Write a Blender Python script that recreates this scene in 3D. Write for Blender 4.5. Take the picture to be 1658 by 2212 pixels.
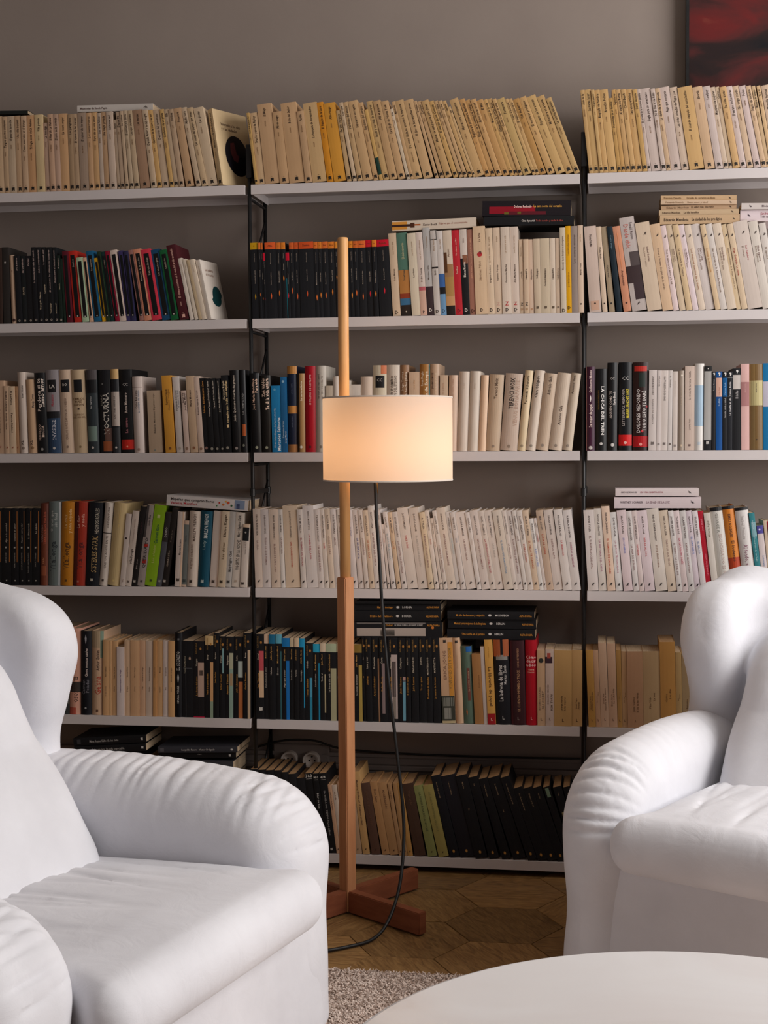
import bpy, bmesh, math, random, colorsys
import numpy as np
from mathutils import Matrix, Vector

for o in list(bpy.data.objects):
    bpy.data.objects.remove(o)
scene = bpy.context.scene
COL = scene.collection
random.seed(7)

# ------------------------------------------------------------------ camera
cam_d = bpy.data.cameras.new('camera')
cam = bpy.data.objects.new('camera', cam_d)
COL.objects.link(cam)
cam_d.sensor_fit = 'HORIZONTAL'
cam_d.sensor_width = 36.0
cam_d.lens = 36.0 * 3077.59 / 1658
YAW, PITCH, ROLL = .1507, .0517, -.0063
CF = Vector((-math.sin(YAW) * math.cos(PITCH), math.cos(YAW) * math.cos(PITCH), -math.sin(PITCH)))
r0 = Vector((math.cos(YAW), math.sin(YAW), 0))
u0 = r0.cross(CF)
CR = r0 * math.cos(ROLL) + u0 * math.sin(ROLL)
CU = u0 * math.cos(ROLL) - r0 * math.sin(ROLL)
CP = Vector((.9543, -3.8754, 1.2074))
cam.matrix_world = Matrix(((CR.x, CU.x, -CF.x, CP.x), (CR.y, CU.y, -CF.y, CP.y), (CR.z, CU.z, -CF.z, CP.z), (0, 0, 0, 1)))
cam_d.clip_start = .05
scene.camera = cam

# ------------------------------------------------------------------ light
w = bpy.data.worlds.new('world')
scene.world = w
w.use_nodes = True
w.node_tree.nodes['Background'].inputs[0].default_value = (1.0, .775, .70, 1)
w.node_tree.nodes['Background'].inputs[1].default_value = .13

def area(name, loc, rot, sx, sy, power, color):
    d = bpy.data.lights.new(name, 'AREA')
    d.shape = 'RECTANGLE'; d.size = sx; d.size_y = sy; d.energy = power; d.color = color
    o = bpy.data.objects.new(name, d); COL.objects.link(o)
    o.location = loc; o.rotation_euler = rot
    return o
# daylight entering by the tall window in the right-hand wall
area('window_daylight', (2.97, -1.45, 1.98), (0, math.radians(90), 0), 2.0, 2.2, 104, (1.0, .965, .94))

vs = scene.view_settings
vs.view_transform = 'Standard'; vs.look = 'None'; vs.gamma = 1; vs.use_curve_mapping = False
vs.exposure = 0.0

# ------------------------------------------------------------------ helpers
def lin(c): return c / 12.92 if c <= .04045 else ((c + .055) / 1.055) ** 2.4
def hx(h): return tuple(lin(int(h[i:i + 2], 16) / 255) for i in (0, 2, 4))

MATS = {}
def new_mat(name):
    m = bpy.data.materials.new(name); m.use_nodes = True
    return m, m.node_tree.nodes, m.node_tree.links, m.node_tree.nodes['Principled BSDF']

def flat(h, rough=.7, metal=0, spec=.5):
    k = ('flat', h, rough, metal)
    if k not in MATS:
        m, n, l, b = new_mat('plain_' + h)
        b.inputs['Base Color'].default_value = (*hx(h), 1); b.inputs['Roughness'].default_value = rough
        b.inputs['Metallic'].default_value = metal; b.inputs['Specular IOR Level'].default_value = spec
        MATS[k] = m
    return MATS[k]

def paper(h, rough=.55, var=.10, scale=14):
    """printed card: base colour with faint mottling and worn, yellowed blotches"""
    k = ('paper', h, rough)
    if k not in MATS:
        m, n, l, b = new_mat('card_' + h)
        c = hx(h)
        tc = n.new('ShaderNodeTexCoord'); nz = n.new('ShaderNodeTexNoise'); nz.inputs['Scale'].default_value = scale
        nz.inputs['Detail'].default_value = 5
        mp = n.new('ShaderNodeMapping'); mp.inputs['Scale'].default_value = (1, 1, .5)
        oi = n.new('ShaderNodeObjectInfo'); ad = n.new('ShaderNodeVectorMath'); ad.operation = 'ADD'
        l.new(tc.outputs['Object'], mp.inputs[0]); l.new(mp.outputs[0], ad.inputs[0]); l.new(oi.outputs['Random'], ad.inputs[1])
        l.new(ad.outputs[0], nz.inputs['Vector'])
        r = n.new('ShaderNodeValToRGB')
        r.color_ramp.elements[0].position = .3; r.color_ramp.elements[1].position = .75
        r.color_ramp.elements[0].color = (c[0] * (1 - var), c[1] * (1 - var * 1.1), c[2] * (1 - var * 1.35), 1)
        r.color_ramp.elements[1].color = (min(1, c[0] * (1 + var * .4)), min(1, c[1] * (1 + var * .4)), min(1, c[2] * (1 + var * .4)), 1)
        l.new(nz.outputs['Fac'], r.inputs[0]); l.new(r.outputs[0], b.inputs['Base Color'])
        b.inputs['Roughness'].default_value = rough; b.inputs['Specular IOR Level'].default_value = .3
        MATS[k] = m
    return MATS[k]

def ramp_mat(name, cols, scale, rough=.6, mapping=(1, 1, 1), detail=6, distortion=0, bump=0, bscale=60, spec=.4, ntype='noise', rand=0):
    m, n, l, b = new_mat(name)
    tc = n.new('ShaderNodeTexCoord'); mp = n.new('ShaderNodeMapping'); mp.inputs['Scale'].default_value = mapping
    l.new(tc.outputs['Object'], mp.inputs[0])
    vec = mp.outputs[0]
    if rand:
        oi = n.new('ShaderNodeObjectInfo'); ml = n.new('ShaderNodeMath'); ml.operation = 'MULTIPLY'; ml.inputs[1].default_value = 40
        ad = n.new('ShaderNodeVectorMath'); ad.operation = 'ADD'
        l.new(oi.outputs['Random'], ml.inputs[0]); l.new(ml.outputs[0], ad.inputs[1]); l.new(vec, ad.inputs[0]); vec = ad.outputs[0]
    nz = n.new('ShaderNodeTexNoise'); nz.inputs['Scale'].default_value = scale; nz.inputs['Detail'].default_value = detail
    nz.inputs['Distortion'].default_value = distortion
    l.new(vec, nz.inputs['Vector'])
    r = n.new('ShaderNodeValToRGB')
    while len(r.color_ramp.elements) < len(cols): r.color_ramp.elements.new(.5)
    for e, (p, c) in zip(r.color_ramp.elements, cols): e.position = p; e.color = (*(hx(c) if isinstance(c, str) else c), 1)
    l.new(nz.outputs['Fac'], r.inputs[0])
    out = r.outputs[0]
    if rand:
        hs = n.new('ShaderNodeHueSaturation')
        ml2 = n.new('ShaderNodeMath'); ml2.operation = 'MULTIPLY_ADD'; ml2.inputs[1].default_value = rand; ml2.inputs[2].default_value = 1 - rand * .5
        l.new(oi.outputs['Random'], ml2.inputs[0]); l.new(ml2.outputs[0], hs.inputs['Value']); l.new(out, hs.inputs['Color']); out = hs.outputs[0]
    l.new(out, b.inputs['Base Color'])
    b.inputs['Roughness'].default_value = rough; b.inputs['Specular IOR Level'].default_value = spec
    if bump:
        n2 = n.new('ShaderNodeTexNoise'); n2.inputs['Scale'].default_value = bscale; n2.inputs['Detail'].default_value = 4
        l.new(vec, n2.inputs['Vector'])
        bp = n.new('ShaderNodeBump'); bp.inputs['Strength'].default_value = bump; bp.inputs['Distance'].default_value = .004
        l.new(n2.outputs['Fac'], bp.inputs['Height']); l.new(bp.outputs[0], b.inputs['Normal'])
    return m

M_WALL = ramp_mat('painted_plaster', [(.3, (.268, .220, .194)), (.7, (.298, .248, .218))], 3, .75, bump=.05, bscale=90, spec=.35)
M_CEIL = ramp_mat('ceiling_paint', [(.3, (.62, .6, .57)), (.7, (.66, .64, .6))], 2, .9)
M_SHELF = ramp_mat('white_lacquered_steel', [(.3, (.56, .515, .51)), (.75, (.61, .565, .56))], 6, .45)
M_BLACK = ramp_mat('black_enamel', [(.3, (.008, .008, .009)), (.7, (.014, .014, .015))], 30, .4)
M_BASE = ramp_mat('baseboard_paint', [(.3, (.20, .165, .15)), (.7, (.24, .20, .18))], 5, .6)
M_FLOOR = ramp_mat('oak_parquet', [(.25, (.13, .065, .024)), (.5, (.26, .145, .054)), (.75, (.37, .22, .085))], 3.2, .42, mapping=(5, 26, 26), detail=8, distortion=1.6, bump=.25, bscale=5, rand=.5)
M_FLOOR_BASE = ramp_mat('subfloor', [(.3, (.02, .012, .006)), (.7, (.03, .018, .009))], 5, .8)
M_BEECH = ramp_mat('oiled_beech', [(.3, (.66, .33, .12)), (.7, (.80, .44, .18))], 6, .45, mapping=(14, 14, 1.2), detail=6)
M_CHERRY = ramp_mat('oiled_cherry', [(.3, (.47, .20, .088)), (.7, (.58, .275, .13))], 6, .45, mapping=(14, 14, 1.2), detail=6)
M_CHERRY_D = ramp_mat('oiled_cherry_foot', [(.3, (.21, .062, .030)), (.7, (.28, .09, .042))], 6, .45, mapping=(3, 3, 14), detail=6)
M_CABLE = flat('0C0C0D', .5)
M_BRASS = flat('B07A28', .35, .9)
M_PAGES = ramp_mat('book_pages', [(.35, (.42, .30, .19)), (.6, (.56, .43, .29))], 8, .9, mapping=(160, 2, 2), detail=3)
M_PAGES_OLD = ramp_mat('old_book_pages', [(.35, (.36, .20, .09)), (.6, (.48, .29, .14))], 8, .9, mapping=(160, 2, 2), detail=3)
M_MARBLE = ramp_mat('white_marble', [(.33, (.56, .50, .47)), (.48, (.70, .67, .665)), (.7, (.75, .74, .745))], 1.6, .3, mapping=(1, 2.2, 1), detail=9, distortion=1.2)
M_RUG = ramp_mat('wool_pile', [(.3, (.68, .55, .47)), (.7, (.86, .73, .65))], 60, .95)
M_PLASTIC = flat('D8CCC2', .4)

def fabric_mat():
    m, n, l, b = new_mat('white_cotton_slipcover')
    tc = n.new('ShaderNodeTexCoord')
    nz = n.new('ShaderNodeTexNoise'); nz.inputs['Scale'].default_value = 5; nz.inputs['Detail'].default_value = 6
    l.new(tc.outputs['Object'], nz.inputs['Vector'])
    r = n.new('ShaderNodeValToRGB'); r.color_ramp.elements[0].color = (.685, .685, .725, 1); r.color_ramp.elements[1].color = (.80, .805, .85, 1)
    r.color_ramp.elements[0].position = .3; r.color_ramp.elements[1].position = .7
    l.new(nz.outputs['Fac'], r.inputs[0]); l.new(r.outputs[0], b.inputs['Base Color'])
    b.inputs['Roughness'].default_value = .9; b.inputs['Specular IOR Level'].default_value = .15
    b.inputs['Sheen Weight'].default_value = .15
    n2 = n.new('ShaderNodeTexNoise'); n2.inputs['Scale'].default_value = 16; n2.inputs['Detail'].default_value = 4; n2.inputs['Distortion'].default_value = 1.0
    n3 = n.new('ShaderNodeTexNoise'); n3.inputs['Scale'].default_value = 600
    l.new(tc.outputs['Object'], n2.inputs['Vector']); l.new(tc.outputs['Object'], n3.inputs['Vector'])
    b1 = n.new('ShaderNodeBump'); b1.inputs['Strength'].default_value = .10; b1.inputs['Distance'].default_value = .02
    b2 = n.new('ShaderNodeBump'); b2.inputs['Strength'].default_value = .12; b2.inputs['Distance'].default_value = .001
    l.new(n2.outputs['Fac'], b1.inputs['Height']); l.new(b1.outputs[0], b2.inputs['Normal']); l.new(n3.outputs['Fac'], b2.inputs['Height'])
    l.new(b2.outputs[0], b.inputs['Normal'])
    return m
M_FABRIC = fabric_mat()

def mesh_obj(name, verts, faces, mats, parent=None, idx=None, smooth=False):
    me = bpy.data.meshes.new(name)
    me.from_pydata(verts, [], faces)
    for m in (mats if isinstance(mats, (list, tuple)) else [mats]): me.materials.append(m)
    if idx is not None and len(faces): me.polygons.foreach_set('material_index', idx)
    if smooth: me.polygons.foreach_set('use_smooth', [True] * len(me.polygons))
    o = bpy.data.objects.new(name, me); COL.objects.link(o)
    if parent: o.parent = parent
    return o

def bm_obj(name, bm, mat, parent=None, smooth=False):
    me = bpy.data.meshes.new(name); bm.to_mesh(me); bm.free()
    me.materials.append(mat)
    if smooth: me.polygons.foreach_set('use_smooth', [True] * len(me.polygons))
    o = bpy.data.objects.new(name, me); COL.objects.link(o)
    if parent: o.parent = parent
    return o

def empty(name, loc=(0, 0, 0), rot=(0, 0, 0)):
    o = bpy.data.objects.new(name, None); COL.objects.link(o); o.location = loc; o.rotation_euler = rot
    o.empty_display_size = .1
    return o

def tag(o, label, cat, group=None, kind=None):
    o['label'] = label; o['category'] = cat
    if group: o['group'] = group
    if kind: o['kind'] = kind
    return o

def struct(o, label=None, cat=None):
    o['kind'] = 'structure'
    if label: o['label'] = label
    if cat: o['category'] = cat
    return o

def box(x0, x1, y0, y1, z0, z1):
    v = [(x0, y0, z0), (x1, y0, z0), (x1, y1, z0), (x0, y1, z0), (x0, y0, z1), (x1, y0, z1), (x1, y1, z1), (x0, y1, z1)]
    f = [(0, 3, 2, 1), (4, 5, 6, 7), (0, 1, 5, 4), (1, 2, 6, 5), (2, 3, 7, 6), (3, 0, 4, 7)]
    return v, f

def bevel_box(name, x0, x1, y0, y1, z0, z1, mat, parent=None, r=.002, seg=2):
    bm = bmesh.new()
    vs_ = [bm.verts.new(p) for p in box(x0, x1, y0, y1, z0, z1)[0]]
    for f in box(0, 1, 0, 1, 0, 1)[1]: bm.faces.new([vs_[i] for i in f])
    if r: bmesh.ops.bevel(bm, geom=bm.edges[:], offset=r, segments=seg, affect='EDGES', profile=.6)
    return bm_obj(name, bm, mat, parent)

def tube(name, pts, rad, mat, parent=None, n=10, smooth_curve=False):
    P = [Vector(p) for p in pts]
    if smooth_curve:
        Q = []
        for i in range(len(P) - 1):
            p0, p1, p2, p3 = P[max(i - 1, 0)], P[i], P[i + 1], P[min(i + 2, len(P) - 1)]
            for k in range(8):
                t = k / 8
                Q.append(.5 * ((2 * p1) + (p2 - p0) * t + (2 * p0 - 5 * p1 + 4 * p2 - p3) * t * t + (3 * p1 - p0 - 3 * p2 + p3) * t ** 3))
        P = Q + [P[-1]]
    rads = rad if isinstance(rad, (list, tuple)) else [rad] * len(P)
    verts, faces = [], []
    a = None
    for i, p in enumerate(P):
        d = (P[min(i + 1, len(P) - 1)] - P[max(i - 1, 0)]).normalized()
        if a is None:
            a = d.orthogonal().normalized()
        else:
            a = (a - d * a.dot(d)).normalized()
        b_ = d.cross(a)
        for k in range(n):
            t = 2 * math.pi * k / n
            verts.append(p + (a * math.cos(t) + b_ * math.sin(t)) * rads[i])
    for i in range(len(P) - 1):
        for k in range(n):
            faces.append((i * n + k, i * n + (k + 1) % n, (i + 1) * n + (k + 1) % n, (i + 1) * n + k))
    faces.append(tuple(range(n))[::-1]); faces.append(tuple((len(P) - 1) * n + k for k in range(n)))
    return mesh_obj(name, [tuple(v) for v in verts], faces, mat, parent, smooth=True)

def lathe(name, prof, mat, parent=None, n=48, loc=(0, 0, 0), closed=False):
    verts, faces = [], []
    for r, z in prof:
        for k in range(n):
            t = 2 * math.pi * k / n
            verts.append((loc[0] + r * math.cos(t), loc[1] + r * math.sin(t), loc[2] + z))
    m = len(prof)
    for i in range(m if closed else m - 1):
        j = (i + 1) % m
        for k in range(n):
            faces.append((i * n + k, i * n + (k + 1) % n, j * n + (k + 1) % n, j * n + k))
    if not closed:
        faces.append(tuple(range(n))[::-1]); faces.append(tuple((m - 1) * n + k for k in range(n)))
    return mesh_obj(name, verts, faces, mat, parent)

# ------------------------------------------------------------------ room shell
WY = .225            # back wall plane
XL, XR, YF, ZC = -2.7, 2.9, -4.7, 3.5
def plain_box(name, b, mat, parent=None):
    v, f = box(*b); return mesh_obj(name, v, f, mat, parent)
wall = struct(plain_box('wall_back', (XL, XR + .2, WY, WY + .15, 0, ZC), M_WALL), 'taupe painted wall behind the bookshelves', 'wall')
struct(plain_box('wall_left', (XL - .15, XL, YF, WY, 0, ZC), M_WALL), 'taupe side wall left of the bookshelves', 'wall')
bm = bmesh.new()
for b in ((XR, XR + .2, YF, -2.6, 0, ZC), (XR, XR + .2, -.3, WY, 0, ZC), (XR, XR + .2, -2.6, -.3, 0, .9), (XR, XR + .2, -2.6, -.3, 3.05, ZC)):
    v, f = box(*b); q = [bm.verts.new(p) for p in v]
    for t in f: bm.faces.new([q[i] for i in t])
struct(bm_obj('wall_right', bm, M_WALL), 'taupe side wall with a tall window opening', 'wall')
win = struct(empty('window_1', (XR + .14, -1.45, .93)), 'tall white framed window in the right wall', 'window')
M_FRAME = flat('C8C2BC', .4)
for (y0, y1, z0, z1) in ((-1.14, -1.09, 0, 2.1), (1.09, 1.14, 0, 2.1), (-1.14, 1.14, 0, .06), (-1.14, 1.14, 2.04, 2.1), (-.025, .025, 0, 2.1)):
    plain_box('window_frame', (-.03, .03, y0, y1, z0, z1), M_FRAME, win)
struct(plain_box('ceiling', (XL, XR, YF, WY, ZC, ZC + .1), M_CEIL), 'plain pale ceiling above the room', 'ceiling')
# tall moulded baseboard
bb = struct(empty('baseboard_back', (0, WY, 0)), 'tall dark moulded baseboard under the bookshelves', 'baseboard')
for n_, d, z0, z1 in (('board', .016, 0, .19), ('moulding', .024, .19, .205), ('moulding', .012, .205, .235), ('moulding', .02, .235, .25), ('moulding', .009, .25, .272), ('moulding', .016, .272, .284)):
    bevel_box(n_, XL, XR, -d, 0, z0, z1, M_BASE, bb, .003, 2)

# floor of hexagonal oak blocks
fl = struct(plain_box('floor', (XL, XR, YF, WY, -.06, -.008), M_FLOOR_BASE), 'brown oak parquet floor laid in hexagons', 'floor')
HR = .147; HF = HR * math.sqrt(3)
bm = bmesh.new()
top = [bm.verts.new(((HR - .0018) * math.cos(math.radians(60 * k)), (HR - .0018) * math.sin(math.radians(60 * k)), 0)) for k in range(6)]
bot = [bm.verts.new((HR * 1.0 * math.cos(math.radians(60 * k)), HR * 1.0 * math.sin(math.radians(60 * k)), -.009)) for k in range(6)]
bm.faces.new(top)
for k in range(6): bm.faces.new((top[k], bot[k], bot[(k + 1) % 6], top[(k + 1) % 6]))
hexme = bpy.data.meshes.new('parquet_block'); bm.to_mesh(hexme); bm.free(); hexme.materials.append(M_FLOOR)
cnt = 0
far = []
for i in range(-9, 9):
    for j in range(-20, 6):
        x = .72 + i * HR * 1.5; y = -.393 + j * HF + (HF / 2 if i % 2 else 0)
        if y > WY - HF * .2 or x < XL + HR or x > XR - HR or y < YF + HR: continue
        # blocks the picture shows stay single pieces, the rest of the room is laid as one field
        if -.35 < x < 1.35 and y > -1.0:
            o = bpy.data.objects.new('parquet_block', hexme); COL.objects.link(o); o.parent = fl
            o.location = (x, y, random.uniform(-.0006, .0004)); o.rotation_euler = (random.uniform(-.002, .002), random.uniform(-.002, .002), math.radians(random.choice((0, 60, 120, 180, 240, 300))))
        else:
            far.append((x, y))
verts, faces = [], []
for x, y in far:
    b0 = len(verts)
    for k in range(6): verts.append((x + (HR - .0012) * math.cos(math.radians(60 * k)), y + (HR - .0012) * math.sin(math.radians(60 * k)), 0))
    faces.append(tuple(range(b0, b0 + 6)))
ff = mesh_obj('parquet_field', verts, faces, M_FLOOR, fl); ff['kind'] = 'stuff'

# painting, upper right
pt = empty('painting', (1.186, WY, 2.14)); tag(pt, 'dark canvas painting with smoky red strokes above the right shelf', 'painting')
def painting_mat():
    m, n, l, b = new_mat('dark_red_oil_paint')
    tc = n.new('ShaderNodeTexCoord'); mp = n.new('ShaderNodeMapping'); mp.inputs['Rotation'].default_value = (0, math.radians(-38), 0); mp.inputs['Scale'].default_value = (2.4, 1, 5.0)
    l.new(tc.outputs['Object'], mp.inputs[0])
    nz = n.new('ShaderNodeTexNoise'); nz.inputs['Scale'].default_value = 1.7; nz.inputs['Detail'].default_value = 5; nz.inputs['Distortion'].default_value = .55
    l.new(mp.outputs[0], nz.inputs['Vector'])
    r = n.new('ShaderNodeValToRGB')
    for p, c in ((.3, (.010, .010, .013)), (.44, (.025, .014, .014)), (.53, (.07, .018, .018)), (.66, (.13, .016, .016)), (.8, (.30, .10, .06))):
        e = r.color_ramp.elements.new(p); e.color = (*c, 1)
    l.new(nz.outputs['Fac'], r.inputs[0]); l.new(r.outputs[0], b.inputs['Base Color']); b.inputs['Roughness'].default_value = .7; b.inputs['Specular IOR Level'].default_value = .15
    bp = n.new('ShaderNodeBump'); bp.inputs['Strength'].default_value = .2; bp.inputs['Distance'].default_value = .004
    l.new(nz.outputs['Fac'], bp.inputs['Height']); l.new(bp.outputs[0], b.inputs['Normal'])
    return m
bevel_box('canvas', .004, .9, -.035, -.002, .004, .7, painting_mat(), pt, .003, 2)
for b in ((0, .008, -.04, -.002, 0, .704), (.896, .904, -.04, -.002, 0, .704), (0, .904, -.04, -.002, 0, .008), (0, .904, -.04, -.002, .696, .704)):
    plain_box('frame_strip', b, M_BLACK, pt)

# ------------------------------------------------------------------ shelving
SZ = {1: 1.9085, 2: 1.5402, 3: 1.1700, 4: .7912, 5: .4196, 6: .0440}
BAY = {'L': (-.918, -.0183), 'M': (0, .900), 'R': (.9199, 1.82)}
shelving = empty('wall_shelving', (.45, .1, 0)); tag(shelving, 'white metal wall shelving with black ladder uprights holding all the books', 'shelving')
INV = Matrix.Translation((-.45, -.1, 0))
def attach(o, p):
    o.parent = p; o.matrix_parent_inverse = INV if p is shelving else Matrix()
for row, z in SZ.items():
    for bay, (x0, x1) in BAY.items():
        # a folded steel tray: plate, front lip and back lip
        prof = [(0, 0), (.205, 0), (.205, -.020), (.203, -.020), (.203, -.002), (.002, -.002), (.002, -.0245), (.010, -.0245), (.010, -.026), (0, -.026)]
        verts = [(x, y, z + dz) for x in (x0, x1) for y, dz in prof]
        k = len(prof)
        faces = [(i, (i + 1) % k, k + (i + 1) % k, k + i) for i in range(k)] + [tuple(range(k))[::-1], tuple(range(k, 2 * k))]
        o = mesh_obj('shelf', verts, faces, M_SHELF); attach(o, shelving)
        for xe in (x0, x1 - .0015):
            v, f = box(xe, xe + .0015, .002, .203, z - .024, z - .002)
            e = mesh_obj('end_plate', v, f, M_SHELF); e.parent = o
for xu in (-.928, -.009, .910, 1.829):
    u = tube('upright', [(xu, .020, .0), (xu, .020, 2.02)], .0055, M_BLACK); attach(u, shelving)
    c = tube('rear_tube', [(xu, .205, .0), (xu, .205, 2.02)], .0055, M_BLACK); c.parent = u
    for row, z in SZ.items():
        c = tube('rung', [(xu, .020, z - .034), (xu, .205, z - .034)], .0042, M_BLACK, n=8); c.parent = u
        if row > 1:
            c = tube('brace', [(xu, .205, z + .30), (xu, .115, z + .205)], .003, M_BLACK, n=8); c.parent = u
            c = tube('rung', [(xu, .020, z + .205), (xu, .115, z + .20), (xu, .205, z + .30)], .003, M_BLACK, n=8); c.parent = u
    c = bevel_box('top_cap', xu - .008, xu + .008, .012, .213, 1.93, 2.022, M_BLACK, None, .003); c.parent = u
    # perforated coupling between the tubes on the fourth level
    c = bevel_box('coupling', xu - .004, xu + .004, .015, .21, 1.052, 1.064, M_BLACK, None, .002); c.parent = u
    for yy in (.02, .205):
        c = lathe('knob', [(.004, -.012), (.008, -.010), (.008, .010), (.004, .012)], M_BLACK, None, 10, (xu, yy, 1.058)); c.parent = u

# ------------------------------------------------------------------ lettering
CHARS = sorted(set("ABCDEFGHIJKLMNOPQRSTUVWXYZabcdefghijklmnopqrstuvwxyz0123456789ÁÉÍÓÚÑáéíóúñüïîàèç.,-'&·"))
GLYPH = {}
def load_glyphs():
    tmp = []
    for ch in CHARS + ['||']:
        for s in ((ch, '|' + ch + '|') if ch != '||' else ('||',)):
            c = bpy.data.curves.new('g', 'FONT'); c.body = s; c.size = 1; c.resolution_u = 1; c.fill_mode = 'FRONT'; c.offset = .015
            o = bpy.data.objects.new('g', c); COL.objects.link(o); tmp.append((ch, s, o))
    dg = bpy.context.evaluated_depsgraph_get()
    width = {}
    for ch, s, o in tmp:
        me = o.evaluated_get(dg).to_mesh()
        v = np.empty(len(me.vertices) * 3); me.vertices.foreach_get('co', v); v = v.reshape(-1, 3)
        if s == ch and ch != '||':
            GLYPH[ch] = [v[:, :2].copy(), [tuple(p.vertices) for p in me.polygons], 0]
        else:
            width[ch] = v[:, 0].max() if len(v) else .5
        o.evaluated_get(dg).to_mesh_clear()
    for ch in CHARS: GLYPH[ch][2] = max(.1, width[ch] - width['||'])
    for ch, s, o in tmp:
        c = o.data; bpy.data.objects.remove(o); bpy.data.curves.remove(c)
load_glyphs()
CAP = .69
def layout(text, slant=0):
    V, Fc, x = [], [], 0
    n0 = 0
    for ch in text:
        if ch == ' ': x += .28; continue
        g = GLYPH.get(ch)
        if not g: x += .3; continue
        v = g[0].copy(); v[:, 0] += x + slant * v[:, 1]
        V.append(v); Fc += [tuple(i + n0 for i in f) for f in g[1]]; n0 += len(v)
        x += g[2]
    return (np.concatenate(V) if V else np.zeros((0, 2))), Fc, max(x, .05)

class Decor:
    """flat printing on a spine: collects faces in spine coordinates (s across, z along) by material"""
    def __init__(self, t, H, curve):
        self.t, self.H, self.curve = t, H, curve; self.d = []
    def add(self, part, mat, sz, faces, lift):
        P = dict(v=[], f=[], m=[], mats=[mat]); self.d.append((part, P)); mi = n0 = 0
        for s, z in sz:
            s = max(-.4995 * self.t, min(.4995 * self.t, s))
            P['v'].append((s, self.curve(s) - lift, z))
        for f in faces: P['f'].append(tuple(i + n0 for i in f)); P['m'].append(mi)
    def text(self, d, v0, v1, c, h, col, s, slant=0, part='lettering'):
        if not s: return
        V, Fc, wd = layout(s, slant)
        if not len(V): return
        t, H = self.t, self.H
        cap = max(.0011, h * t); sy = cap / CAP
        if d == 'h':
            sx = min(sy, .92 * t / wd)
            X = (V[:, 0] - wd / 2) * sx + (c - .5) * t * .2; Zc = v0 * H + (V[:, 1] - CAP / 2) * sy
        else:
            L = (v1 - v0) * H; sx = L / wd
            if sx > sy * 1.25: sx = sy * 1.25
            if sy > sx * 2.2: sy = sx * 2.2
            a = V[:, 0] * sx; off = (V[:, 1] - CAP / 2) * sy
            cc = (c - .5) * t
            if d == 'u': Zc = v1 * H - wd * sx + a; X = cc - off
            else: Zc = v1 * H - a; X = cc + off
        self.add(part, flat(col, .6), list(zip(X, Zc)), Fc, .00045)
    def panel(self, v0, v1, c0, c1, col, lift=.0002):
        t, H = self.t, self.H; n = 6
        xs = [(-.5 + c0 + (c1 - c0) * k / n) * t for k in range(n + 1)]
        sz = [(x, v0 * H) for x in xs] + [(x, v1 * H) for x in xs]
        self.add('spine_panel', paper(col, .5), sz, [(k, k + 1, n + 2 + k, n + 1 + k) for k in range(n)], lift)
    def poly(self, pts, v, c, size, col, part='emblem'):
        z0, x0 = v * self.H, (c - .5) * self.t
        sc = min(size, self.t * .8)
        sz = [(x0, z0)] + [(x0 + px * sc, z0 + pz * sc) for px, pz in pts]
        n = len(pts)
        self.add(part, flat(col, .6), sz, [(0, 1 + k, 1 + (k + 1) % n) for k in range(n)], .0004)
    def emblem(self, shape, v, c, size, col):
        size /= 1000
        if shape == 'disc': self.poly([(.5 * math.cos(a * math.pi / 8), .5 * math.sin(a * math.pi / 8)) for a in range(16)], v, c, size, col)
        elif shape == 'sun': self.poly([((.5 if a % 2 else .3) * math.cos(a * math.pi / 10), (.7 if a % 2 else .4) * math.sin(a * math.pi / 10)) for a in range(20)], v, c, size, col)
        elif shape == 'sq': self.poly([(-.5, -.45), (-.1, -.5), (.5, -.4), (.45, .1), (.5, .5), (0, .4), (-.45, .5)], v, c, size, col)
        elif shape == 'flame': self.poly([(0, -1), (.16, -.3), (.2, .2), (0, 1), (-.2, .2), (-.14, -.3)], v, c, size, col)
        elif shape == 'liz': self.poly([(-.5, -.55), (-.1, -.2), (.1, -.5), (.2, -.05), (.5, .1), (.25, .25), (.45, .6), (.1, .3), (-.15, .35), (-.05, .05), (-.3, -.1)], v, c, size, col)
        elif shape == 'comma':
            self.poly([(-.2, .5), (.3, .5), (.45, .1), (.1, -.5), (-.05, -.5), (.1, -.05), (-.2, .1)], v, c, size, col)
        elif shape == 'A': self.poly([(-.5, -.5), (-.2, -.5), (0, -.2), (.2, -.5), (.5, -.5), (.45, 0), (.5, .5), (.2, .45), (0, .6), (-.25, .45), (-.5, .5), (-.4, 0)], v, c, size, col)
        else: self.text('h', v, v, .5, min(.7, size / self.t), col, shape, part='emblem')
    def build(self, parent):
        for part, P in self.d:
            mesh_obj(part, P['v'], P['f'], P['mats'], parent, P['m'])

# ------------------------------------------------------------------ books
PHR = ['Crónica del alba', 'El mundo perdido', 'Historia de un amor', 'La noche del oráculo', 'Memoria de la nieve', 'Cuentos completos', 'El amante', 'La vida breve', 'Soldados de la luz']
ORD = ['', 'first', 'second', 'third', 'fourth', 'fifth', 'sixth', 'seventh', 'eighth', 'ninth', 'tenth', 'eleventh', 'twelfth', 'thirteenth', 'fourteenth', 'fifteenth', 'sixteenth', 'seventeenth', 'eighteenth', 'nineteenth', 'twentieth']
for k, s in enumerate(('first', 'second', 'third', 'fourth', 'fifth', 'sixth', 'seventh', 'eighth', 'ninth')): ORD.append('twenty-' + s)
ORD.append('thirtieth')
LEV = {1: 'top', 2: 'second', 3: 'third', 4: 'fourth', 5: 'fifth', 6: 'bottom'}
BN = {'L': 'left', 'M': 'middle', 'R': 'right'}

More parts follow.
